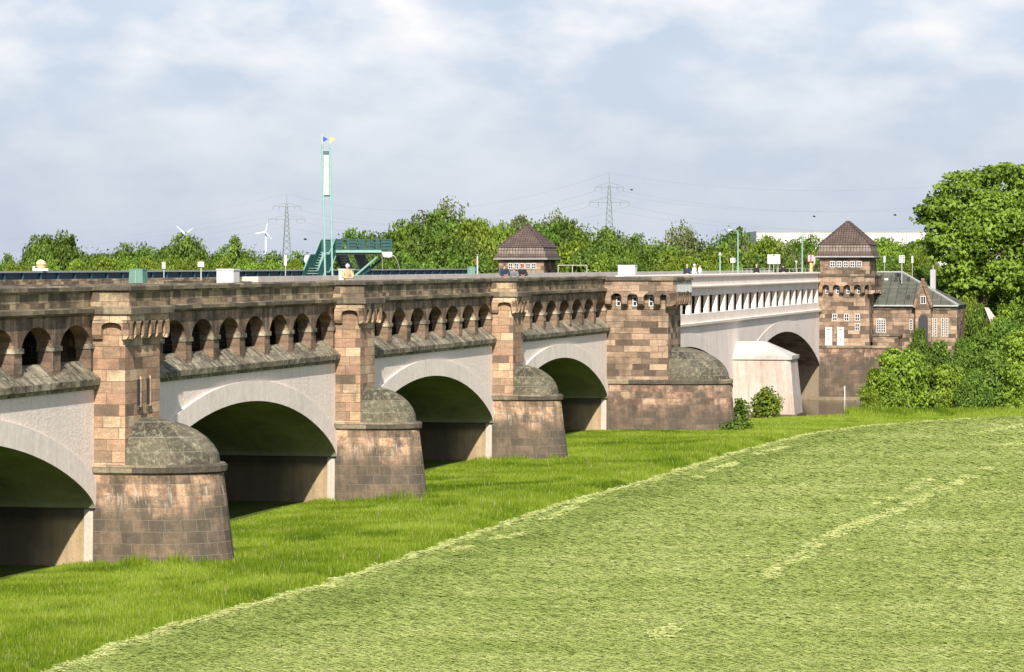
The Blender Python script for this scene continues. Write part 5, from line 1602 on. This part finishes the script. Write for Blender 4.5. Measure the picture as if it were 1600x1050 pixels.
# shrubs on the near bank by the river pier
def small_shrub(label, u, vt, vb, wpx, seed, mat, n=260, leaf=.2, upright=True):
    Y = CAMZ * FPX / (vb - 413.0)
    x = X(u, Y); h = (vb - vt) * Y / FPX; w = wpx * Y / FPX / 2
    rng = np.random.default_rng(seed)
    lobs = [(0, 0, h * .45, w * .8, h * .42), (-w * .5, 0, h * .35, w * .5, h * .3), (w * .5, .1, h * .4, w * .5, h * .32), (0, 0, h * .75, w * .45, h * .24)]
    Q, t_ = leaf_cloud(rng, lobs, n, 9, leaf, clump=.3, flat=.9, inner=.4)
    t = thing('shrub', label, 'shrub', (x, Y, 0))
    o = bpy.data.objects.new('foliage', quad_mesh('foliage', Q, t_, M[mat])); COL.objects.link(o); o.parent = t
    st = MB()
    for i in range(9):
        a = rng.uniform(-1, 1, 2)
        st.tube((x + a[0] * .1, Y + a[1] * .1, -.1), (x + a[0] * w * .9, Y + a[1] * w * .6, h * rng.uniform(.6, .95)), .025, .008, 4)
    st.build('stems', M['bark'], t)
small_shrub('leafy upright shrub in front of the pale river pier', 1197, 606, 655, 48, 1, 'leaf_b')
small_shrub('thin shrub between the bridge tower and the pale river pier', 1157, 622, 661, 28, 2, 'leaf_d', 150)
small_shrub('low dark ground shrub at the foot of the bridge tower', 1150, 658, 675, 46, 3, 'leaf_d', 160, .18)

# walls on the right hand bank
def slab(name, label, pts, Y, dep, mat):
    mb = MB(); P = [(X(u, Y), ZZ(v, Y)) for u, v in pts]
    mb.ext_b(P, Y, Y + dep)
    o = mb.build(name, mat); tag(o, label, 'wall'); return o
slab('retaining_wall', 'sloping stone retaining wall right of the sluice house', [(1495, 491), (1525, 511), (1550, 513), (1550, 560), (1495, 560)], 331, 1.0, M['shaft_tower'])
slab('retaining_wall', 'small slanting pale concrete wall among the bushes right of the sluice house', [(1538, 480), (1545, 481), (1558, 500), (1557, 508), (1548, 505)], 328, .6, M['deck'])

# ---------------------------------------------------------------- grass
EDGE = [(X(u, CAMZ * FPX / (v - 413)), CAMZ * FPX / (v - 413)) for u, v in [(u_, v_ + 4 + (v_ - 640) * .012) for u_, v_ in ((78, 1049), (187, 1005), (281, 974), (500, 914), (637, 869), (759, 826), (875, 786), (1000, 753), (1139, 708), (1262, 677), (1348, 665), (1512, 653), (1600, 649))]]
EDGE = [(EDGE[0][0] - 3.2, EDGE[0][1] - 20)] + EDGE + [(44, 235.5), (60, 240)]
EY = np.array([e[1] for e in EDGE]); EX = np.array([e[0] for e in EDGE])
def edge_x(y):
    w = .12 * np.sin(y * 1.3) + .08 * np.sin(y * 3.7)
    return np.interp(y, EY, EX) + w
ysf = np.concatenate([np.arange(66, 232, 1.0), np.arange(232, 239.9, 0.5)])
mv, mf = [], []
for j, y in enumerate(ysf):
    xe = float(edge_x(y))
    for i in range(5): mv.append((xe + .25 + i * (120 - xe) / 4, float(y), .03))
for j in range(len(ysf) - 1):
    for i in range(4): mf.append((j * 5 + i, j * 5 + i + 1, j * 5 + i + 6, j * 5 + i + 5))
me = bpy.data.meshes.new('mown_field'); me.from_pydata(mv, [], mf); me.update(); me.materials.append(M['mown'])
mo = bpy.data.objects.new('mown_field', me); COL.objects.link(mo); mo['kind'] = 'structure'

def grass_mat(name, stops, trans, rough=0.6):
    m = bpy.data.materials.new(name); m.use_nodes = True
    nt = m.node_tree
    for n in list(nt.nodes): nt.nodes.remove(n)
    out = nd(nt, 'ShaderNodeOutputMaterial')
    at = nd(nt, 'ShaderNodeAttribute', attribute_name='tint')
    col = ramp(nt, at.outputs['Fac'], stops)
    d = nd(nt, 'ShaderNodeBsdfDiffuse'); t = nd(nt, 'ShaderNodeBsdfTranslucent')
    nt.links.new(col, d.inputs[0]); nt.links.new(col, t.inputs[0])
    mx = nd(nt, 'ShaderNodeMixShader'); mx.inputs[0].default_value = trans
    nt.links.new(d.outputs[0], mx.inputs[1]); nt.links.new(t.outputs[0], mx.inputs[2]); nt.links.new(mx.outputs[0], out.inputs[0])
    return m
def vnoise(x, y, s, seed):
    """smooth value noise on numpy arrays"""
    g = np.random.default_rng(seed).random((128, 128))
    fx, fy = x / s, y / s
    ix, iy = np.floor(fx).astype(int), np.floor(fy).astype(int)
    tx, ty = fx - ix, fy - iy
    tx = tx * tx * (3 - 2 * tx); ty = ty * ty * (3 - 2 * ty)
    G = lambda a, b: g[a % 128, b % 128]
    return (G(ix, iy) * (1 - tx) + G(ix + 1, iy) * tx) * (1 - ty) + (G(ix, iy + 1) * (1 - tx) + G(ix + 1, iy + 1) * tx) * ty
def gz(x, y):
    yn = 229.5 + .8 * np.sin(x * .31) + .35 * np.clip(np.minimum(x, 60) - 20, 0, None)
    t = np.clip((y - yn + 2) / 11, 0, 1); return -5.2 * t * t * (3 - 2 * t)
def blades(rng, x, y, h, w, lean, tint, mat, name, face=None):
    N = len(x)
    a = rng.uniform(0, 2 * np.pi, N) if face is None else face
    z = gz(x, y)
    dx, dy = np.cos(a) * w / 2, np.sin(a) * w / 2
    la = rng.uniform(0, 2 * np.pi, N); lx, ly = np.cos(la) * lean * h, np.sin(la) * lean * h
    P = np.zeros((N, 4, 3))
    P[:, 0] = np.stack([x - dx, y - dy, z - .03], 1); P[:, 1] = np.stack([x + dx, y + dy, z - .03], 1)
    P[:, 2] = np.stack([x + lx + dx * .15, y + ly + dy * .15, z + h], 1); P[:, 3] = np.stack([x + lx - dx * .15, y + ly - dy * .15, z + h], 1)
    return quad_mesh(name, P, tint, mat)
rng = np.random.default_rng(3)
def sample(n, power):
    """points in the tall grass strip, denser towards the viewer"""
    y = 84 + (240 - 84) * rng.random(n) ** power
    xe = edge_x(y)
    # left limit: a little behind the wall plane, or the frame edge
    s_left = -1.2
    xw = P0[0] + (y - P0[1] - s_left * B_N[1]) / B_S[1] * B_S[0] + s_left * B_N[0]
    xl_ = np.maximum(xw, -.165 * y)
    yn = 229.5 + .35 * np.clip(xe - 20, 0, None)
    x = xl_ + (xe - xl_) * rng.random(n)
    wdt = np.clip(xe - xl_, 0, None)
    keep = (rng.random(n) < wdt / 24.0) & (xe > xl_)
    return x[keep], y[keep]
x, y = sample(1500000, 1.75)
yn = 229.5 + .35 * np.clip(x - 20, 0, None)
k = (y < yn + 4); x, y = x[k], y[k]
# nothing grows inside the piers
dx_, dy_ = x - P0[0], y - P0[1]
S_ = dx_ * B_S[0] + dy_ * B_S[1]; N_ = dx_ * B_N[0] + dy_ * B_N[1]
ok = np.ones(len(x), bool)
for a_, w_ in PIERS: ok &= ~((S_ > a_) & (S_ < a_ + w_) & (N_ < 4.1))
ok &= ~((S_ > T3[0]) & (S_ < T3[1]) & (N_ < 8))
x, y, S_, N_ = x[ok], y[ok], S_[ok], N_[ok]
patch = vnoise(x, y, 6.0, 1) * .6 + vnoise(x, y, 1.7, 2) * .4
de = edge_x(y) - x
far = np.clip((y - 190) / 30, 0, 1)
yn_k = 229.5 + .35 * np.clip(x - 20, 0, None)
hscale = rng.uniform(.6, 1.2, len(x))
h = (.24 + .36 * patch) * np.clip(.22 + (N_ + 1.2) / 15, .22, 1)
near = np.zeros(len(x))
for a_, w_ in PIERS:
    q_ = ((S_ - a_ - w_ / 2) / (w_ / 2 + .5)) ** 2 + ((N_ - 1.1) / 3.75) ** 2
    near = np.maximum(near, np.exp(-((q_ - 1.0) / .22) ** 2))
h *= hscale * (1 + near * np.clip((vnoise(x, y, .8, 31) - .45) * 5, -.3, 1.6)) * (1 - .55 * far) * np.clip(.45 + de / 1.2, .3, 1)
bk_ = np.exp(-((y - yn_k + 1.0) / 2.2) ** 2) * (x > 24)
h = h + .55 * bk_ * rng.uniform(.5, 1.1, len(x))
tint = np.clip(.1 - .2 * bk_ + .35 * vnoise(x, y, 4.0, 5) + .4 * vnoise(x, y, 1.4, 8) + rng.normal(0, .16, len(x)) + .15 * far, 0, 1)
weed = vnoise(x, y, 1.3, 21) * .5 * vnoise(x, y, 6.0, 22) + vnoise(x, y, 2.9, 23) * .5 * vnoise(x, y, 6.0, 22)
tint = np.clip(tint - .45 * np.clip((weed - .42) / .12, 0, 1), 0, .9)
seed_ = rng.random(len(x)) < .012
tint[seed_] = 1.0; h[seed_] *= 1.25
w = .022 + .00018 * y
M['tall'] = grass_mat('tall_meadow_grass', [(0, (0.075, 0.14, 0.010)), (.5, (0.20, 0.295, 0.022)), (.93, (0.36, 0.44, 0.07)), (1, (0.40, 0.38, 0.17))], .35)
tg = bpy.data.objects.new('tall_grass', blades(rng, x, y, h, w, rng.uniform(.05, .35, len(x)), tint, M['tall'], 'tall_grass'))
COL.objects.link(tg); tag(tg, 'tall bright green grass growing between the bridge and the mown field', 'grass', kind='stuff')
n_tall = len(x)
# cut grass lying on the field
M['hay'] = grass_mat('cut_grass', [(0, (0.15, 0.20, 0.048)), (.4, (0.245, 0.30, 0.085)), (.75, (0.345, 0.385, 0.14)), (1, (0.50, 0.50, 0.23))], .15)
M['pale'] = grass_mat('pale_cut_grass', [(0, (0.22, 0.29, 0.075)), (.5, (0.36, 0.40, 0.14)), (1, (0.52, 0.51, 0.23))], .15)
def lying(x, y, ln, w, tint, mat, name, zmax=.16, ang=None):
    N = len(x)
    a = ang if ang is not None else rng.normal(0, .38, N)
    dx, dy = np.cos(a) * ln / 2, np.sin(a) * ln / 2
    ti = rng.normal(0, .07, N) * ln
    z = .05 + (.05 if name.startswith('pale') else 0) + zmax * rng.random(N) + gz(x, y)
    px, py = -np.sin(a) * w / 2, np.cos(a) * w / 2
    rl = rng.uniform(-.8, 1.2, N) * w
    P = np.zeros((N, 4, 3))
    P[:, 0] = np.stack([x - dx - px, y - dy - py, np.maximum(.035, z - ti - rl * .5)], 1)
    P[:, 1] = np.stack([x + dx - px * .3, y + dy - py * .3, np.maximum(.035, z + ti - rl * .3)], 1)
    P[:, 2] = np.stack([x + dx + px * .3, y + dy + py * .3, np.maximum(.04, z + ti + rl * .3)], 1)
    P[:, 3] = np.stack([x - dx + px, y - dy + py, np.maximum(.04, z - ti + rl * .5)], 1)
    return quad_mesh(name, P, tint, mat)
n = 2000000
y = 84 + (238 - 84) * rng.random(n) ** 1.7
x0 = edge_x(y) + .15; x1 = .168 * y + 1
x = x0 + (x1 - x0) * rng.random(n)
keep = rng.random(n) < np.clip((x1 - x0) / 34, 0, 1); x, y = x[keep], y[keep]
yn = 229.5 + .35 * np.clip(x - 20, 0, None); k = y < yn + 1; x, y = x[k], y[k]
pt_ = vnoise(x * .45, y * 1.5, 2.6, 11) * .5 + vnoise(x * .7, y * 2.2, .9, 12) * .5
de = x - edge_x(y)
tint = np.clip(.17 + .56 * pt_ + rng.normal(0, .15, len(x)) - .26 * np.exp(-((de - 2.4) / 1.9) ** 2) + .06 * (vnoise(x, y, 9, 13) - .5), 0, 1)
hy = bpy.data.objects.new('cut_grass', lying(x, y, rng.uniform(.2, .65, len(x)) * (.7 + y / 300), .008 + .00012 * y, tint, M['hay'], 'cut_grass', .055))
COL.objects.link(hy); tag(hy, 'freshly cut pale green grass lying over the whole mown field', 'cut grass', kind='stuff')
# pale swath edge and pale rows
def row(pts, wid, n, seed, jit=1.0):
    P = np.array([(X(u, CAMZ * FPX / (v - 413)), CAMZ * FPX / (v - 413)) for u, v in pts])
    seg = np.linalg.norm(np.diff(P, axis=0), axis=1); cs = np.concatenate([[0], np.cumsum(seg)])
    t = rng.random(int(n * 2.6)) * cs[-1]
    t = t[vnoise(t, t * 0 + seed, 1.8, seed) > .42 * jit]
    px = np.interp(t, cs, P[:, 0]); py = np.interp(t, cs, P[:, 1])
    return px + rng.normal(0, wid * .3, len(t)), py + rng.normal(0, wid * .8, len(t))
RX, RY = [], []
for pts, wid, n in ((((1288, 846), (1340, 824), (1400, 803), (1450, 780), (1500, 757), (1545, 735)), .42, 9000), (((1370, 793), (1410, 775), (1455, 752)), .3, 1500), (((1090, 750), (1120, 737), (1150, 728)), .4, 2500), (((1150, 722), (1190, 712), (1230, 702)), .4, 1600), (((1555, 700), (1600, 697)), .5, 1500), (((1540, 678), (1600, 668)), .5, 1200), (((1050, 990), (1100, 960), (1200, 905), (1288, 848)), .5, 1500), (((1030, 1000), (1075, 975)), .5, 1400), (((930, 775), (890, 800), (850, 818)), .3, 1200), (((700, 870), (760, 850), (820, 838)), .3, 700)):
    a, b = row(pts, wid, n, int(pts[0][0])); RX.append(a); RY.append(b)
yy = 84 + (225 - 84) * rng.random(26000) ** 1.3
RX.append(edge_x(yy) + rng.normal(.10, .10, len(yy))); RY.append(yy)
x = np.concatenate(RX); y = np.concatenate(RY)
tint = np.clip(rng.normal(.5, .25, len(x)), 0, 1)
pr_ = bpy.data.objects.new('pale_cut_grass', lying(x, y, rng.uniform(.12, .36, len(x)), .012 + .00016 * y, tint, M['pale'], 'pale_cut_grass', .08))
COL.objects.link(pr_); tag(pr_, 'pale yellowish rows of cut grass along the mowing edge and across the field', 'cut grass', kind='stuff')
